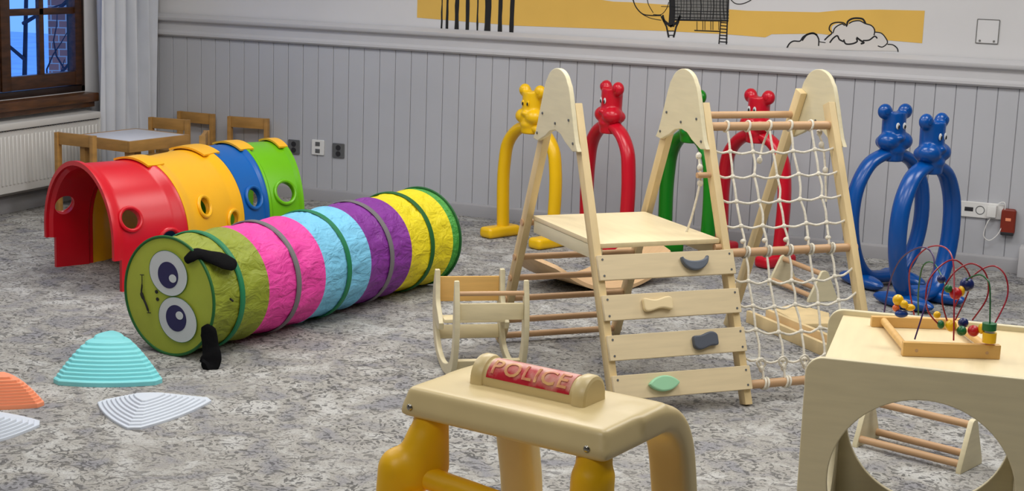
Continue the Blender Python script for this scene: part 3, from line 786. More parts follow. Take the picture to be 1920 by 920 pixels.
# ================================================================== bear hoops
def bear_hoop(loc, rz, color, label, closed=False, sc=1.0, group='bear-headed plastic hoops along the wall'):
    t = thing('bear_hoop', loc, rz, label, 'play hoop', group)
    m = M[color]
    if closed:
        base = [(-.095, .060), (-.162, .13), (-.205, .25), (-.217, .38), (-.198, .51), (-.138, .618), (-.06, .664), (.0, .670), (.06, .664), (.138, .618), (.198, .51), (.217, .38), (.205, .25), (.162, .13), (.095, .060), (0, .047)]
        pts = catmull([(a*sc, 0, b*sc) for a, b in base], 5, True)
        bm = bmesh.new(); tube(bm, pts, .031*sc, 16, True, rx=.047*sc)
    else:
        base = [(-.205, .03), (-.212, .16), (-.218, .32), (-.212, .44), (-.188, .56), (-.11, .648), (0, .678), (.11, .648), (.188, .56), (.212, .44), (.218, .32), (.212, .16), (.205, .03)]
        pts = catmull([(a*sc, 0, b*sc) for a, b in base], 5)
        bm = bmesh.new(); tube(bm, pts, .033*sc, 16, rx=.041*sc)
    bmesh.ops.recalc_face_normals(bm, faces=bm.faces[:])
    obj('arch', bm, m, t)
    for s in (-1, 1):
        if closed:
            me = bmesh.new(); ball(me, (s*.13*sc, -.0, .034*sc), 1, (.052*sc, .17*sc, .038*sc), 20)
            for v in me.verts: v.co.z = max(v.co.z, 0)
        else:
            me = box(s*.205*sc-.048, s*.205*sc+.048, -.145, .100, 0, .062, .026, 4)
        obj('foot', me, m, t)
    # head: upright block, round ears and a puffed muzzle ring fused to one surface
    bm = bmesh.new()
    cyl(bm, (0, 0, .635*sc), (0, 0, .72*sc), .058*sc, .062*sc, 24)
    cyl(bm, (0, .002, .70*sc), (0, .004, .880*sc), .058*sc, .060*sc, 24)
    for s in (-1, 1):
        ball(bm, (s*.062*sc, .002, .882*sc), .040*sc, (1, .80, 1))
        ball(bm, (s*.040*sc, -.014*sc, .736*sc), .055*sc, (1.05, 1.05, .86))
        ball(bm, (s*.036*sc, .022*sc, .728*sc), .046*sc, (1.0, 1.0, .80))
    ball(bm, (0, -.056*sc, .756*sc), .020*sc, (1.2, 1, .8))
    ball(bm, (0, -.030*sc, .690*sc), .042*sc, (1.2, .9, .7))
    me = modified(bm, [('REMESH', dict(mode='VOXEL', voxel_size=.005)), ('SMOOTH', dict(factor=.5, iterations=16))])
    hd = obj('head', me, m, t)
    for s in (-1, 1):
        ew = obj('eye', ball_m((s*.020*sc, -.054*sc, .815*sc), 1, (.0115*sc, .005*sc, .017*sc), 16), M['eye_white'] if color != 'hoop_yellow' else m, hd)
        tag(ew, 'white oval eye') if color != 'hoop_yellow' else None
        obj('pupil', ball_m((s*.019*sc+.002, -.058*sc, .811*sc), 1, (.006*sc, .003*sc, .010*sc), 12), M['ink'], ew).parent = hd
        obj('ear_hollow', ball_m((s*.064*sc, -.026*sc, .886*sc), 1, (.019*sc, .005*sc, .019*sc), 14), m, hd)
    return t
bear_hoop((-3.115, 8.00, 0), R(-24), 'hoop_yellow', 'yellow bear-headed plastic hoop on two flat feet, leftmost of the hoops', sc=.955)
bear_hoop((-2.68, 8.075, 0), R(-40), 'hoop_red', 'red bear-headed plastic hoop behind the wooden platform, between yellow and green hoops')
bear_hoop((-2.185, 7.95, 0), R(-42), 'hoop_green', 'green bear-headed plastic hoop mostly hidden behind the middle frame')
bear_hoop((-1.885, 8.17, 0), R(-28), 'hoop_red', 'red bear-headed plastic hoop seen through the climbing net')
bear_hoop((-1.125, 7.86, 0), R(47), 'hoop_blue', 'blue bear-headed plastic hoop, left and rear one of the pair', True)
bear_hoop((-.890, 7.49, 0), R(63), 'hoop_blue', 'blue bear-headed plastic hoop, right and front one of the pair', True)

# ================================================================== wooden climbing frame
TH = R(44.469); W1, W2, SB, SM = .529, .559, .548, .419
cf = thing('climbing_frame', (-1.984, 5.427, 0), TH, 'pale wooden triangular climbing frame with platform, step boards and white rope net', 'climbing frame')
def off(z): return SB-SM*z
LEGT = .030
ZT = 1.055
for k, ux in enumerate((0, W1, W1+W2)):
    for sg in (-1, 1):
        zt = ZT if not (k == 2 and sg == 1) else 1.085
        obj('leg', bar_m((ux, sg*off(-.0), .0), (ux, sg*off(zt), zt), LEGT, .046, .004, Vector((0, 1, 0))), M['pine'], cf)
# the bar's foot is cut square; trim below the floor
for o in [c for c in cf.children if c.name.startswith('leg')]:
    for v in o.data.vertices:
        if v.co.z < .004: v.co.z = 0
def gusset():
    pts = []; zb = .895; hw = off(zb)+.032
    left = [(-hw, zb), (-.183, .925), (-.165, .97), (-.143, 1.03), (-.122, 1.085), (-.106, 1.12)]
    tip = [(.100*math.sin(a), 1.105+.074*math.cos(a)) for a in [R(-66+132*k/14) for k in range(15)]]
    right = [(-a, b) for a, b in left[::-1]]
    bottom = [(hw-.045, zb-.005), (.09, zb+.022), (.05, zb+.045), (0, zb+.054), (-.05, zb+.045), (-.09, zb+.022), (-hw+.045, zb-.005)]
    return left+tip+right+bottom
gm = plate([gusset()], .018, .003, 'yz')
for k, ux in enumerate((0, W1, W1+W2)):
    s = 1 if k == 2 else -1
    g = obj('top_plate', gm if k == 0 else gm.copy(), M['ply'], cf, (ux+s*(LEGT/2+.0095), 0, 0))
    bm = bmesh.new()
    for yy, zz in ((-.120, 1.00), (.120, 1.00), (-.165, .92), (.165, .92), (0, .975)):
        cyl(bm, (s*.008 if s < 0 else -.012, yy, zz), (s*.0125 if s < 0 else -.008, yy, zz), .005, n=10)
    obj('screw', bm, M['steelgrey'], g)
# climbing boards with holds
rows = [(.529, .445), (.395, .311), (.262, .179), (.130, .050)]
fn = Vector((0, -1, SM)).normalized() # rough outward normal of the front plane (local)
fn = Vector((0, -math.cos(math.atan(SM)), math.sin(math.atan(SM))))
fu = Vector((0, math.sin(math.atan(SM)), math.cos(math.atan(SM))))
BL, BR = -.012, W1+.014
holds = []
def wavy(n=48, a=.050, b=.026, w=.006, ph=0):
    out = []
    for k in range(n):
        t = 2*PI*k/n; c, s = math.cos(t), math.sin(t)
        r = 1/((abs(c)**5+abs(s)**5)**.2); out.append((a*c*r, b*s*r+w*math.sin(c*r*3.0+ph)))
    return out
crescent = [(.056*math.cos(R(a)), .020-.050*math.sin(R(a))) for a in range(0, 181, 9)] + [(.050*math.cos(R(a)), .024-.020*math.sin(R(a))) for a in range(175, 4, -10)]
bow = []
for k in range(56):
    t = 2*PI*k/56; c, s = math.cos(t), math.sin(t); r = 1/((abs(c)**5+abs(s)**5)**.2); xx = .058*c*r
    bow.append((xx, (.017+.013*abs(xx/.058)**1.6)*s*r+.003*math.sin(xx*60)))
leaf = []
for k in range(25): a = -1+2*k/24; leaf.append((.060*a, .028*(1-a*a)**.8))
for k in range(23, 0, -1): a = -1+2*k/24; leaf.append((.060*a, -.028*(1-a*a)**.8))
hold_def = [(crescent, 'slate', .69, 'grey crescent-shaped climbing hold'), (bow, 'cream', .375, 'cream bow-shaped climbing hold'), (wavy(), 'charcoal', .685, 'dark grey wavy climbing hold'), (leaf, 'mint', .345, 'mint green leaf-shaped climbing hold')]
for (zt, zb), (shape, mk, fu_, lb) in zip(rows, hold_def):
    zc = (zt+zb)/2; H = (zt-zb)/math.cos(math.atan(SM))
    c = Vector(((BL+BR)/2, -off(zc), zc)) + fn*.032
    mtx = Matrix.Identity(4)
    for i in range(3): mtx[i][0], mtx[i][1], mtx[i][2], mtx[i][3] = (1, 0, 0)[i], fu[i], fn[i], c[i]
    me = plate([rrect(-(BR-BL)/2, (BR-BL)/2, -H/2, H/2, (.003,)*4, 2)], .016, .0015); me.transform(mtx)
    b = obj('climbing_board', me, M['boardply'], cf)
    me = plate([[(p[0], p[1]) for p in shape]], .022, .005)
    me.transform(mtx @ Matrix.Translation(((fu_-.5)*(BR-BL), .002, .020)))
    tag(obj('climbing_hold', me, M[mk], b), lb)
    bm = bmesh.new()
    for sx in (-1, 1):
        for sy in (-1, 1):
            cyl(bm, mtx @ Vector((sx*((BR-BL)/2-.018), sy*(H/2-.016), .007)), mtx @ Vector((sx*((BR-BL)/2-.018), sy*(H/2-.016), .0095)), .0042, n=10)
    obj('screw', bm, M['steelgrey'], b)
# rungs
def rung(u0, u1, side, z, r=.0145, name='rung'):
    return obj(name, cyl_m((u0, side*off(z), z), (u1, side*off(z), z), r), M['dowel'], cf)
e = LEGT/2+.006
for z in (.392, .298, .204, .103, .030): rung(-e, W1+e, 1, z, .013)
for z in (.973, .523, .068): rung(W1-e, W1+W2+e, -1, z, .0165)
rung(W1-e, W1+W2+e, 1, .985, .0145)
rung(W1-.070, W1+.02, -1, .80, .011, 'peg')
rung(-e, W1+e, 1, .545, .014)
# platform
PZ = .578
pf = obj('platform', box(.014, W1-.020, -.322, .285, PZ-.018, PZ, .003), M['plat'], cf)
obj('side_skirt', box(.0155, .031, -.318, .280, PZ-.068, PZ-.0185, .003), M['ply'], cf)
obj('side_skirt', box(W1-.036, W1-.0215, -.318, .280, PZ-.068, PZ-.0185, .003), M['ply'], cf)
rung(W1-.040, W1+.008, -1, .545, .013, 'support_peg')
# rope net on the front of the right bay
net = bmesh.new(); rr = random.Random(11)
def netp(u, z, lift=0): return Vector((u, -off(z)-.004-lift, z))
Zr = [.973, .885, .797, .710, .618, .523]
Zl = [.523, .437, .350, .262, .165, .068]
us0 = [W1+.084+k*.0935 for k in range(5)]
def netgrid(Z, sag, zi):
    P = {}
    for i, z in enumerate(Z):
        for k, u in enumerate(us0):
            f = (k+1)/6; edge = i in (0, len(Z)-1)
            du = (0 if edge else rr.uniform(-.006, .006)) + zi*0
            dz = 0 if edge else -sag*math.sin(f*PI)*(1 if i > 0 else 0)+rr.uniform(-.004, .004)
            P[i, k] = netp(u+du, z+dz, 0 if not edge else .0)
    return P
for Z, sag in ((Zr, .006), (Zl, .022)):
    P = netgrid(Z, sag, 0); n = len(Z)
    for k in range(5):
        for i in range(n-1):
            a, b = P[i, k], P[i+1, k]; mid = (a+b)/2+Vector((rr.uniform(-.003, .006), -.004, 0))
            tube(net, catmull([a, mid, b], 4), .0046, 8)
        for i in (0, n-1):  # hitch around the rung
            c = P[i, k]; zz = Z[i]
            ring = [Vector((c.x+.004*math.sin(a), -off(zz)+.0195*math.cos(a), zz+.0195*math.sin(a))) for a in [2*PI*q/14 for q in range(14)]]
            tube(net, ring, .0046, 8, True, upv=Vector((1, 0, 0)))
            if i == n-1: tube(net, [q+Vector((.012, 0, 0)) for q in ring], .0046, 8, True, upv=Vector((1, 0, 0)))
    for i in range(1, n-1):
        pts = [netp(W1+LEGT/2-.004, Z[i]+.004)] + [P[i, k] for k in range(5)] + [netp(W1+W2-LEGT/2+.004, Z[i]+(.004 if sag < .01 else .012))]
        q = []
        for a, b in zip(pts[:-1], pts[1:]):
            q += [a, (a+b)/2-Vector((0, 0, .007+sag*.2))]
        q.append(pts[-1]); tube(net, catmull(q, 3), .0046, 8)
        for k in range(5): ball(net, P[i, k], .0105, (1, .9, .9), 10)
for k in range(5):     # tied tails under the middle rung and bows at the bottom rung
    c = netp(us0[k], .562); ball(net, c, .011, (1.1, .9, .9), 10); 
    c = netp(us0[k], .118); ball(net, c, .012, (1, .9, 1.1), 10)
    lo = [c, c+Vector((-.018, -.008, .012)), c+Vector((-.030, -.012, .034)), c+Vector((-.010, -.012, .044)), c+Vector((.010, -.008, .024)), c]
    tube(net, catmull(lo, 4), .0045, 6)
bmesh.ops.recalc_face_normals(net, faces=net.faces[:])
obj('climbing_net', net, M['rope'], cf)
def loose(pts, knots):
    bm = bmesh.new(); tube(bm, catmull(pts, 5), .0045, 8)
    for k in knots: ball(bm, k, .0115, (1, 1, 1.2), 10)
    bmesh.ops.recalc_face_normals(bm, faces=bm.faces[:]); obj('loose_rope', bm, M['rope'], cf)
up_ = W1-.048
loose([(up_, -off(.86)+.01, .87), (up_, -off(.80)+.014, .80), (up_-.006, -off(.8)+.012, .74), (up_-.020, -off(.8)+.03, .63), (up_-.032, -off(.8)+.05, .56)], [(up_, -off(.86)+.01, .868), (up_, -off(.82)+.012, .826), (up_, -off(.8)+.012, .768)])
loose([(W1+.285, -off(.973)+.015, .960), (W1+.262, -off(.94)+.03, .90), (W1+.235, -off(.88)+.03, .845)], [(W1+.235, -off(.88)+.03, .842)])
loose([(W1+W2-.05, -off(.96)+.03, .95), (W1+W2-.02, -off(.9)+.05, .88), (W1+W2-.03, -off(.8)+.05, .78), (W1+W2-.04, -off(.7)+.06, .68)], [(W1+W2-.035, -off(z)+.045, z) for z in (.94, .895, .80)])

# ================================================================== wooden rockers
def rocker(loc, rz, label, tilt=0):
    t = thing('wooden_rocker', loc, rz, label, 'rocker')
    outer = catmull([(-.232, .352, 0), (-.268, .26, 0), (-.256, .14, 0), (-.180, .04, 0), (0, 0, 0), (.180, .035, 0), (.245, .135, 0), (.255, .26, 0), (.222, .398, 0)], 5)
    inner = catmull([(.212, .400, 0), (.205, .28, 0), (.200, .16, 0), (.145, .075, 0), (.0, .036, 0), (-.12, .054, 0), (-.182, .105, 0), (-.205, .150, 0)], 5) 
    seat = [(-.150, .128), (-.105, .136), (-.098, .162), (-.182, .222), (-.195, .24), (-.212, .350)]
    lp = [(p.x, p.y) for p in outer]+[(p.x, p.y) for p in inner]+seat
    me = plate([lp], .020, .004, 'yz'); me.transform(Matrix.Diagonal((1, -1, 1, 1)))
    me.flip_normals()
    S = .262
    for x in (0, S):
        obj('side_frame', me if x == 0 else me.copy(), M['ply'], t, (x, 0, 0))
    def slat(y, z, w, h, m='lightwood', a=0):
        bm = bmesh.new(); bbox(bm, .0105, S-.0105, -w/2, w/2, -h/2, h/2, .002, 2, Matrix.Translation((0, y, z)) @ Matrix.Rotation(a, 4, 'X')); obj('slat', bm, M[m], t)
    # local +y is far from the room's viewer; -y is near
    slat(.236, .270, .014, .100, 'honey'); slat(-.228, .285, .014, .062); slat(.130, .172, .080, .014); slat(.212, .100, .014, .055, a=R(-25)); slat(-.188, .072, .014, .05, a=R(30))
    obj('dowel', cyl_m((.008, -.222, .352), (S-.008, -.222, .352), .009), M['dowel'], t)
    return t
rk = rocker((-2.385, 5.300, 0), R(34), 'pale wooden rocker with curved sides left of the climbing frame')

# curved balance board behind the frame
bb = thing('balance_board', (-2.41, 7.12, 0), R(62), 'curved wooden balance board on the carpet behind the platform bay', 'balance board')
bm = bmesh.new(); n = 24; rows = []
for side in (0, 1):
    rr_ = []
    for i in range(n+1):
        a = -1+2*i/n; w_ = .17*math.sqrt(max(0.0, 1-abs(a)**9))+.02; rad = .60
        ang = a*R(44); x_, z_ = rad*math.sin(ang), rad*(1-math.cos(ang)); nx, nz = -math.sin(ang), math.cos(ang)
        rr_.append([bm.verts.new((x_+nx*.018*side, yy*w_, z_+nz*.018*side)) for yy in (-1, -.9, 0, .9, 1)])
    rows.append(rr_)
for i in range(n):
    for k in range(4):
        bm.faces.new((rows[0][i][k], rows[0][i][k+1], rows[0][i+1][k+1], rows[0][i+1][k])); bm.faces.new((rows[1][i][k], rows[1][i+1][k], rows[1][i+1][k+1], rows[1][i][k+1]))
    for k in (0, 4): bm.faces.new((rows[0][i][k], rows[0][i+1][k], rows[1][i+1][k], rows[1][i][k]))
for i in (0, n):
    for k in range(4): bm.faces.new((rows[0][i][k], rows[1][i][k], rows[1][i][k+1], rows[0][i][k+1]))
bmesh.ops.recalc_face_normals(bm, faces=bm.faces[:])
obj('curved_board', bm, mat('bent_ply', (214, 178, 134), .5, .05, 6, (1, 8, 1)), bb)
# ramp board lying flat behind the net
pa, pb = on_z(1398, 604), on_z(1560, 676)
rp = thing('wooden_ramp', pa, math.atan2((pb-pa).y, (pb-pa).x), 'flat wooden ramp board with side rails lying behind the climbing net', 'ramp')
Lr = (pb-pa).length+.1
obj('deck', box(0, Lr, .02, .10, .012, .022, .002), M['dowel'], rp)
for yy in (.0, .10): obj('side_rail', box(0, Lr, yy, yy+.022, 0, .055, .004), M['pine'], rp)

qd = [on_z(*p) for p in ((1450, 590), (1502, 619), (1556, 618), (1554, 598), (1490, 580))]; c0 = qd[0]
pl = thing('wooden_plank', c0, 0, 'short flat light wooden plank on the carpet beyond the ramp, seen through the net', 'plank')
me = plate([[(q.x-c0.x, q.y-c0.y) for q in qd]], .030, .004); me.transform(Matrix.Translation((0, 0, .015)))
obj('plank', me, M['pine'], pl)

# ================================================================== activity cube
BO = Vector((-.733, 3.897, 0)); BT = R(5.27); BW, BD, BH, BRAD = .617, .612, .600, .234
bx = thing('activity_box', BO, BT, 'large beige wooden play box with round openings and a bead maze on top', 'play box')
def side_outline(W): return rrect(0, W, 0, BH, (.045, .045, .01, .01), 8)
TP = .018
fp = obj('front_panel', plate([side_outline(BW), circle(BW/2, BH*.47, BRAD, 72)], TP, .003, 'xz'), M['ply'], bx, (0, TP/2, 0))
bp_ = obj('back_panel', plate([side_outline(BW), circle(BW/2, BH*.47, BRAD, 72)], TP, .003, 'xz'), M['ply'], bx, (0, BD-TP/2, 0))
bm = bmesh.new()
for ux, uz in ((.085, BH-.035), (.30, BH-.035), (.53, BH-.035), (.022, BH-.14), (.022, BH-.27), (.022, .16)):
    cyl(bm, (ux, -.001, uz), (ux, .002, uz), .0055, n=12)
obj('screw', bm, M['steelgrey'], fp)
for xx in (.042, BW-.042-.016):
    obj('side_panel', plate([rrect(TP, BD-TP, .0, BH-.035, (0, 0, 0, 0)), circle(BD/2, BH*.47, .20, 64)], .016, .002, 'yz'), M['ply'], bx, (xx+.008, 0, 0))
obj('top_panel', box(.042, BW-.042, TP, BD-TP, BH-.034, BH-.016, .001), M['plat'], bx)
bd = bpy.data.objects  # keep namespace short

# ---- bead maze
ZTOP = BH-.016
f0, f1 = on_z(1692, 668, ZTOP), on_z(1875, 674, ZTOP)
g0 = on_z(1634, 613, ZTOP)
bmz = thing('bead_maze', f0+Vector((0, 0, .0003)), math.atan2((f1-f0).y, (f1-f0).x), 'wooden bead maze with coiled coloured wires on top of the play box', 'bead maze')
RLn = (f1-f0).length
inv = (Matrix.Translation(bmz.location) @ Matrix.Rotation(bmz.rotation_euler.z, 4, 'Z')).inverted()
gl = inv @ g0
BV = gl.y     # depth of the back rail's front face
obj('base_rail', box(0, RLn, 0, .020, 0, .038, .002), M['honey'], bmz)
obj('base_rail', box(gl.x, gl.x+RLn*1.02, BV, BV+.020, 0, .030, .002), M['honey'], bmz)
obj('cross_dowel', cyl_m((.012, .019, .018), (gl.x+.034, BV+.001, .018), .0105), M['honey'], bmz)
obj('cross_dowel', cyl_m((RLn-.02, .019, .018), (gl.x+RLn-.02, BV+.001, .018), .0105), M['honey'], bmz)
bm = bmesh.new()
for ux in (.036, RLn-.036): cyl(bm, (ux, -.0008, .017), (ux, .001, .017), .0045, n=12)
obj('screw', bm, M['dowel'], bmz)
def on_plane(px, py, v):
    """point in maze coordinates on the vertical plane at depth v behind the front rail"""
    o = inv @ Vector((0, 0, EYE)); d = (inv.to_3x3() @ ray(px, py)); t = (v-o.y)/d.y
    return o+d*t
M['w_red'] = mat('red_wire', (150, 22, 44), .35, .03, 5); M['w_purple'] = mat('purple_wire', (62, 30, 92), .35, .03, 5); M['w_green'] = mat('green_wire', (20, 92, 48), .35, .03, 5)
wires = [('w_purple', [(1658, 585, BV+.01), (1668, 530, BV), (1690, 484, BV*.8), (1728, 463, BV*.5), (1750, 480, BV*.35), (1748, 520, BV*.25), (1733, 578, .02), (1715, 636, .010)]),
         ('w_red', [(1714, 590, BV+.01), (1706, 545, BV), (1706, 505, BV*.9), (1722, 478, BV*.8), (1745, 462, BV*.7), (1772, 464, BV*.5), (1787, 490, BV*.3), (1789, 560, .03), (1788, 638, .010)]),
         ('w_red', [(1758, 606, .07), (1741, 585, .06), (1736, 558, .05), (1742, 525, .05), (1765, 497, .06), (1790, 487, .07), (1812, 505, .08), (1820, 530, .09), (1808, 565, .10), (1791, 600, .11)]),
         ('w_red', [(1776, 602, .10), (1767, 568, .09), (1770, 540, .08), (1792, 508, .07), (1820, 494, .06), (1843, 505, .05), (1853, 530, .05), (1849, 562, .05), (1823, 600, .06)]),
         ('w_red', [(1790, 575, .12), (1808, 540, .12), (1826, 516, .11), (1846, 502, .10), (1866, 499, .08), (1883, 513, .06), (1890, 539, .05), (1885, 567, .04), (1862, 612, .02)]),
         ('w_green', [(1722, 590, BV+.01), (1722, 545, BV*.9), (1730, 500, BV*.8), (1747, 491, BV*.7), (1762, 510, BV*.6), (1778, 545, .12), (1790, 552, .1), (1808, 528, .08), (1832, 515, .05), (1848, 521, .03), (1856, 540, .014), (1856, 612, .010)])]
for mk, pts in wires:
    P = [on_plane(*p) for p in pts]
    if P[0].z < .03 or True:
        P[0] = Vector((P[0].x, P[0].y, max(.028, P[0].z))); P[-1] = Vector((P[-1].x, P[-1].y, max(.030, P[-1].z)))
    obj('wire', tube_m(catmull(P, 6), .0022, 8), M[mk], bmz)
bead_m = {c: mat('bead_'+c, v, .3, .02, 5) for c, v in dict(yellow=(236, 188, 20), red=(186, 28, 36), green=(24, 104, 56), navy=(20, 36, 96), blue=(16, 60, 140), orange=(224, 108, 60), teal=(20, 90, 110)).items()}
def bead(px, py, v, r, c, sc=(1, 1, 1), sh='b'):
    p = on_plane(px, py, v)
    if sh == 'b': me = ball_m((0, 0, 0), r, sc, 20)
    else: me = cyl_m((0, 0, -r*sc[2]), (0, 0, r*sc[2]), r, n=24)
    o = obj('bead', me, bead_m[c], bmz, p); return o
bead(1684, 562, .10, .015, 'yellow'); bead(1706, 576, .09, .012, 'yellow', (1.2, 1, .8)); bead(1680, 577, .10, .010, 'orange'); bead(1690, 588, .09, .015, 'blue', (1.2, .8, .7)); bead(1695, 570, .085, .011, 'yellow')
bead(1765, 523, .06, .0115, 'navy'); bead(1778, 541, .065, .011, 'green'); bead(1792, 550, .07, .0165, 'red'); bead(1803, 545, .08, .015, 'yellow', (.55, 1, 1)); bead(1813, 533, .085, .019, 'navy')
bead(1757, 590, .10, .010, 'yellow'); bead(1764, 608, .07, .012, 'green', (.8, 1, 1)); bead(1783, 610, .065, .0165, 'yellow', (.9, 1, 1)); bead(1806, 605, .085, .014, 'navy'); bead(1803, 620, .050, .0135, 'green')
bead(1825, 620, .045, .0155, 'red'); bead(1840, 616, .035, .014, 'yellow', (.6, 1, 1)); bead(1855, 612, .010, .0185, 'green', (1, 1, .5), 'c'); bead(1855, 632, .010, .0180, 'yellow', (1, 1, .75), 'c')

# ================================================================== little step frame seen through the box opening
def step_frame(s0, s1, label, SDp=.160, SH=.165):
    st = thing('step_frame', s0, math.atan2((s1-s0).y, (s1-s0).x), label, 'step frame')
    SL = (s1-s0).length
    tri = [(0, 0), (SDp, 0), (SDp, .012), (SDp/2+.018, SH-.006), (SDp/2+.008, SH), (SDp/2-.008, SH), (SDp/2-.018, SH-.006), (0, .012)]
    for x in (0, SL): obj('end_panel', plate([tri], .018, .002, 'yz'), M['ply'], st, (x, 0, 0))
    for yy, zz in ((.022, .026), (SDp-.022, .026), (SDp/2, SH-.020)): obj('rung', cyl_m((.002, yy, zz), (SL-.002, yy, zz), .0125), M['dowel'], st)
    return st
step_frame(on_z(1602, 838), on_z(1796, 888), 'small wooden frame with triangular ends and three rungs, seen through the box opening')
step_frame(on_z(1440, 534), on_z(1514, 566), 'low wooden frame with triangular ends far behind the climbing net', .16, .15)

# ================================================================== stepping stones
def stone(corners, top, h, m, label, layers=9, plateau=.22, rnd=.5, bulge=.07, dome=1.0, mt='stepping stones on the carpet'):
    cs = [Vector((c.x, c.y)) for c in corners]; ctr = sum(cs, Vector((0, 0)))/3; tp = Vector((top.x, top.y))-ctr
    cs = [c-ctr for c in cs]
    def contour(k):   # k: 1 outer .. 0 top
        out = []; C = [c*k+tp*(1-k) for c in cs]
        for i in range(3):
            a, b = C[i], C[(i+1) % 3]; d = b-a; nrm = Vector((d.y, -d.x))
            if nrm.dot((a+b)/2-(C[0]+C[1]+C[2])/3) < 0: nrm = -nrm
            for j in range(14):
                t = .10+.80*j/13; out.append(a+d*t+nrm*bulge*(4*t*(1-t)-.36))
        return out
    bm = bmesh.new(); levels = []; z = 0.0; k = 1.0; base = h*.16
    levels.append((1.0, 0)); levels.append((1.0, base*.8)); levels.append((.985, base))
    for i in range(layers):
        k = plateau+(.985-plateau)*(1-(i+1)/layers)**dome; z = base+(h-base)*(i+1)/layers; kp = plateau+(.985-plateau)*(1-i/layers)**dome; dz = (h-base)/layers
        levels.append((k+(kp-k)*.25, z-dz)); levels.append((k+(kp-k)*.10, z-dz*.15)); levels.append((k, z))
    prev = None
    for kk, zz in levels:
        ring = [bm.verts.new((p.x, p.y, zz)) for p in contour(kk)]
        if prev:
            for i in range(len(ring)): bm.faces.new((prev[i], prev[(i+1) % len(ring)], ring[(i+1) % len(ring)], ring[i]))
        else: bm.faces.new(ring[::-1])
        prev = ring
    bm.faces.new(prev); bmesh.ops.recalc_face_normals(bm, faces=bm.faces[:])
    o = obj('stepping_stone', bm, M[m], None, (ctr.x, ctr.y, 0)); sharp_by_angle(o.data, R(25))
    return tag(o, label, 'stepping stone', mt)
def mid_back(a, b, d):
    u = (b-a); n = Vector((-u.y, u.x, 0)).normalized(); return (a+b)/2+n*d
a, b = on_z(86, 722), on_z(314, 722); stone([a, b, mid_back(a, b, .33)], on_z(206, 618, .122), .122, 'teal', 'teal ridged triangular stepping stone in front of the caterpillar face', 10, .26, bulge=.095, dome=.62)
a, b, c_ = on_z(176, 752), on_z(246, 812), on_z(412, 748); stone([a, b, c_], on_z(276, 742, .060), .060, 'greystone', 'pale grey ridged stepping stone in front of the teal one', 8, .26)
a, b = on_z(-130, 768), on_z(92, 764); stone([a, b, mid_back(a, b, .30)], on_z(4, 704, .10), .10, 'orange', 'orange ridged stepping stone cut by the left edge of the picture', 9, .2, dome=.62)
a, b, c_ = on_z(90, 795), on_z(-60, 768), on_z(-80, 850); stone([a, b, c_], on_z(-18, 786, .060), .060, 'greystone', 'pale grey ridged stepping stone, bottom left below the orange one', 6, .26)

# ================================================================== police ride-on cab
# local frame: x along the front edge, y towards the rear, z up
PA = R(-11.5); PO = Vector((-1.262, 2.590, 0))
pc = thing('ride_on_police_car', PO, PA, 'beige and yellow plastic ride-on police car with a roof light bar, foreground', 'ride-on toy')
RW, RD, RZ = .462, .290, .775
def pillar_loft(bm, pts, hw, h0, h1):
    pts = catmull(pts, 6); rings = []
    for i, p in enumerate(pts):
        t = (pts[min(i+1, len(pts)-1)]-pts[max(i-1, 0)]).normalized(); nn = Vector((0, -t.z, t.y))
        hh = h0+(h1-h0)*i/len(pts); ring = []
        for k in range(24):
            a = 2*PI*k/24; cx, sy = math.cos(a), math.sin(a); q = 1/((abs(cx)**5+abs(sy)**5)**.2)
            ring.append(bm.verts.new(p+Vector((cx*q*hw, 0, 0))+nn*(sy*q*hh)))
        rings.append(ring)
    for i in range(len(rings)-1):
        for k in range(24): bm.faces.new((rings[i][k], rings[i][(k+1) % 24], rings[i+1][(k+1) % 24], rings[i+1][k]))
    bm.faces.new(rings[0]); bm.faces.new(rings[-1])
bm = bmesh.new(); bbox(bm, 0, RW, 0, .250, RZ-.060, RZ-.002, .012, 3)
for v in bm.verts:
    if v.co.z > RZ-.03: v.co.y += .012*(1-min(1, v.co.y/RD)); v.co.x += .008*(1-2*v.co.x/RW)
for x0 in (.046, RW-.046):
    pillar_loft(bm, [(x0, .14, RZ-.031), (x0, .215, RZ-.032), (x0, .285, RZ-.052), (x0, .335, RZ-.110), (x0, .365, RZ-.22), (x0, .38, RZ-.30), (x0, .385, .37)], .045, .030, .026)
bbox(bm, .03, RW-.03, .2, .285, RZ-.070, RZ-.012, .02, 3)
bmesh.ops.recalc_face_normals(bm, faces=bm.faces[:])
roof = obj('roof', modified(bm, [('REMESH', dict(mode='VOXEL', voxel_size=.005)), ('SMOOTH', dict(factor=.5, iterations=16))]), M['beige'], pc)
tag(roof, 'beige roof running down into two rear pillars')
for bxx in (.028, RW-.040): obj('roof_bolt', ball_m((bxx, .001, RZ-.038), .0065, (1, .6, 1), 12), M['chrome'], roof)
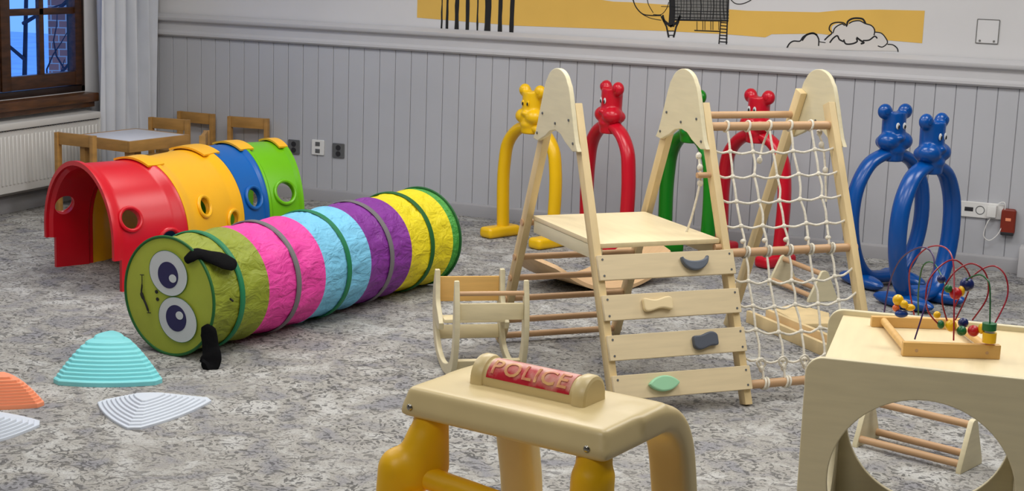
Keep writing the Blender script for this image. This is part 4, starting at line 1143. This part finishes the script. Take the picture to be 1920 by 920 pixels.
# front posts, crossbar
def blob(parts, vox=.007, it=8):
    bm = bmesh.new()
    for p in parts:
        if p[0] == 'c': cyl(bm, p[1], p[2], p[3], p[4], 20)
        elif p[0] == 't': tube(bm, catmull(p[1], 5), p[2], 16)
        else: ball(bm, p[1], p[2], p[3], 20)
    bmesh.ops.recalc_face_normals(bm, faces=bm.faces[:])
    return modified(bm, [('REMESH', dict(mode='VOXEL', voxel_size=vox)), ('SMOOTH', dict(factor=.5, iterations=it))])
obj('front_post', blob([('c', (.046, .045, .60), (.048, .045, RZ-.052), .040, .034), ('c', (.022, .010, .58), (.044, .040, .68), .044, .038), ('b', (.006, .0, .608), .042, (1, 1, 1.1)), ('c', (-.002, -.01, .38), (.006, -.002, .61), .042, .040)]), M['cab_yellow'], pc)
obj('front_post', blob([('c', (RW-.045, .035, .38), (RW-.045, .040, RZ-.052), .036, .034), ('b', (RW-.045, .038, RZ-.098), .042, (1, 1, .6)), ('c', (RW-.045, .036, .38), (RW-.045, .036, RZ-.105), .040, .041)]), M['cab_yellow'], pc)
obj('crossbar', blob([('c', (.03, .020, .600), (RW-.05, .035, .566), .024, .022)]), M['cab_yellow'], pc)
# light bar with lettering
lb_c = Vector((RW*.475, .150, RZ+.008)); LBL = .236; LR = .038
bm = bmesh.new(); cyl(bm, (-LBL/2+.014, 0, 0), (LBL/2-.014, 0, 0), LR*.96, n=48); bbox(bm, -LBL/2+.012, LBL/2-.012, -LR*.95, LR*.95, -.03, 0)
lbm = obj('light_bar', modified(bm, [('REMESH', dict(mode='VOXEL', voxel_size=.003)), ('SMOOTH', dict(factor=.5, iterations=3))]), M['beige'], pc, lb_c)
for s in (-1, 1):
    cr = LR*1.13; prof_ = [(cr*1.12, -.030), (cr*1.03, -.014)]+[(cr*math.cos(a), cr*math.sin(a)) for a in [PI*k/24 for k in range(25)]]+[(-cr*1.03, -.014), (-cr*1.12, -.030)]
    me = plate([prof_], .030, .008, 'yz'); me.transform(Matrix.Translation((s*(LBL/2-.003), 0, 0)))
    obj('end_cap', me, M['beige'], lbm)
def wrap(me, r, a0):
    """bend a flat x/y mesh round the bar (y becomes arc length starting at angle a0 above the front horizon)"""
    for v in me.vertices:
        a = a0+v.co.y/r; rr_ = r+v.co.z; v.co = Vector((v.co.x, -rr_*math.cos(a), rr_*math.sin(a)))
bm = bmesh.new(); lw, la = LBL/2-.024, 1.75; g = {}
for i in range(25):
    for j in range(31): g[i, j] = bm.verts.new((-lw+2*lw*i/24, .0+la*LR*j/30, 0))
for i in range(24):
    for j in range(30): bm.faces.new((g[i, j], g[i+1, j], g[i+1, j+1], g[i, j+1]))
me = modified(bm, [('SOLIDIFY', dict(thickness=.001))]); wrap(me, LR*.96+.0012, R(12)); tag(obj('label_panel', me, M['label'], lbm), 'worn red label panel')
tx = bpy.data.curves.new('tmp', 'FONT'); tx.body = 'POLICE'; tx.size = .052; tx.extrude = .0006; tx.offset = .0006; tx.align_x = 'CENTER'; tx.space_character = 1.12; tx.resolution_u = 3
to = bpy.data.objects.new('tmp', tx); col.objects.link(to)
me = bpy.data.meshes.new_from_object(to.evaluated_get(bpy.context.evaluated_depsgraph_get())); bpy.data.objects.remove(to)
bm = bmesh.new(); bm.from_mesh(me); bmesh.ops.subdivide_edges(bm, edges=[e for e in bm.edges if e.calc_length() > .006], cuts=3); bm.to_mesh(me); bm.free()
xs = [v.co.x for v in me.vertices]; cx_ = (max(xs)+min(xs))/2; sc_ = (2*lw-.018)/(max(xs)-min(xs))
for v in me.vertices: v.co.x = (v.co.x-cx_)*sc_; v.co.y = v.co.y*.92
wrap(me, LR*.96+.0022, R(27)); obj('lettering', me, mat('rubbed_tan_letters', (222, 176, 112), .4, .12, 30, rgb2=(214, 104, 92)), lbm)
# body of the car below the frame of the photograph
body = bmesh.new(); bbox(body, -.02, RW+.02, -.36, .46, .10, .40, .05, 5)
for v in body.verts:
    if v.co.z > .3 and v.co.y < .02: v.co.z -= (.02-v.co.y)*.18
obj('body', body, M['cab_yellow'], pc)
obj('seat', box(.05, RW-.05, .12, .34, .395, .425, .012, 3), M['beige'], pc)
for sx in (-.045, RW+.045):
    for yy in (-.25, .33):
        bm = bmesh.new(); cyl(bm, (sx-.024, yy, .085), (sx+.024, yy, .085), .085, n=36)
        w_ = obj('wheel', bm, M['dark'], pc); obj('hub', cyl_m((sx-.028, yy, .085), (sx+.028, yy, .085), .04), M['beige'], w_)

bpy.context.view_layer.update()
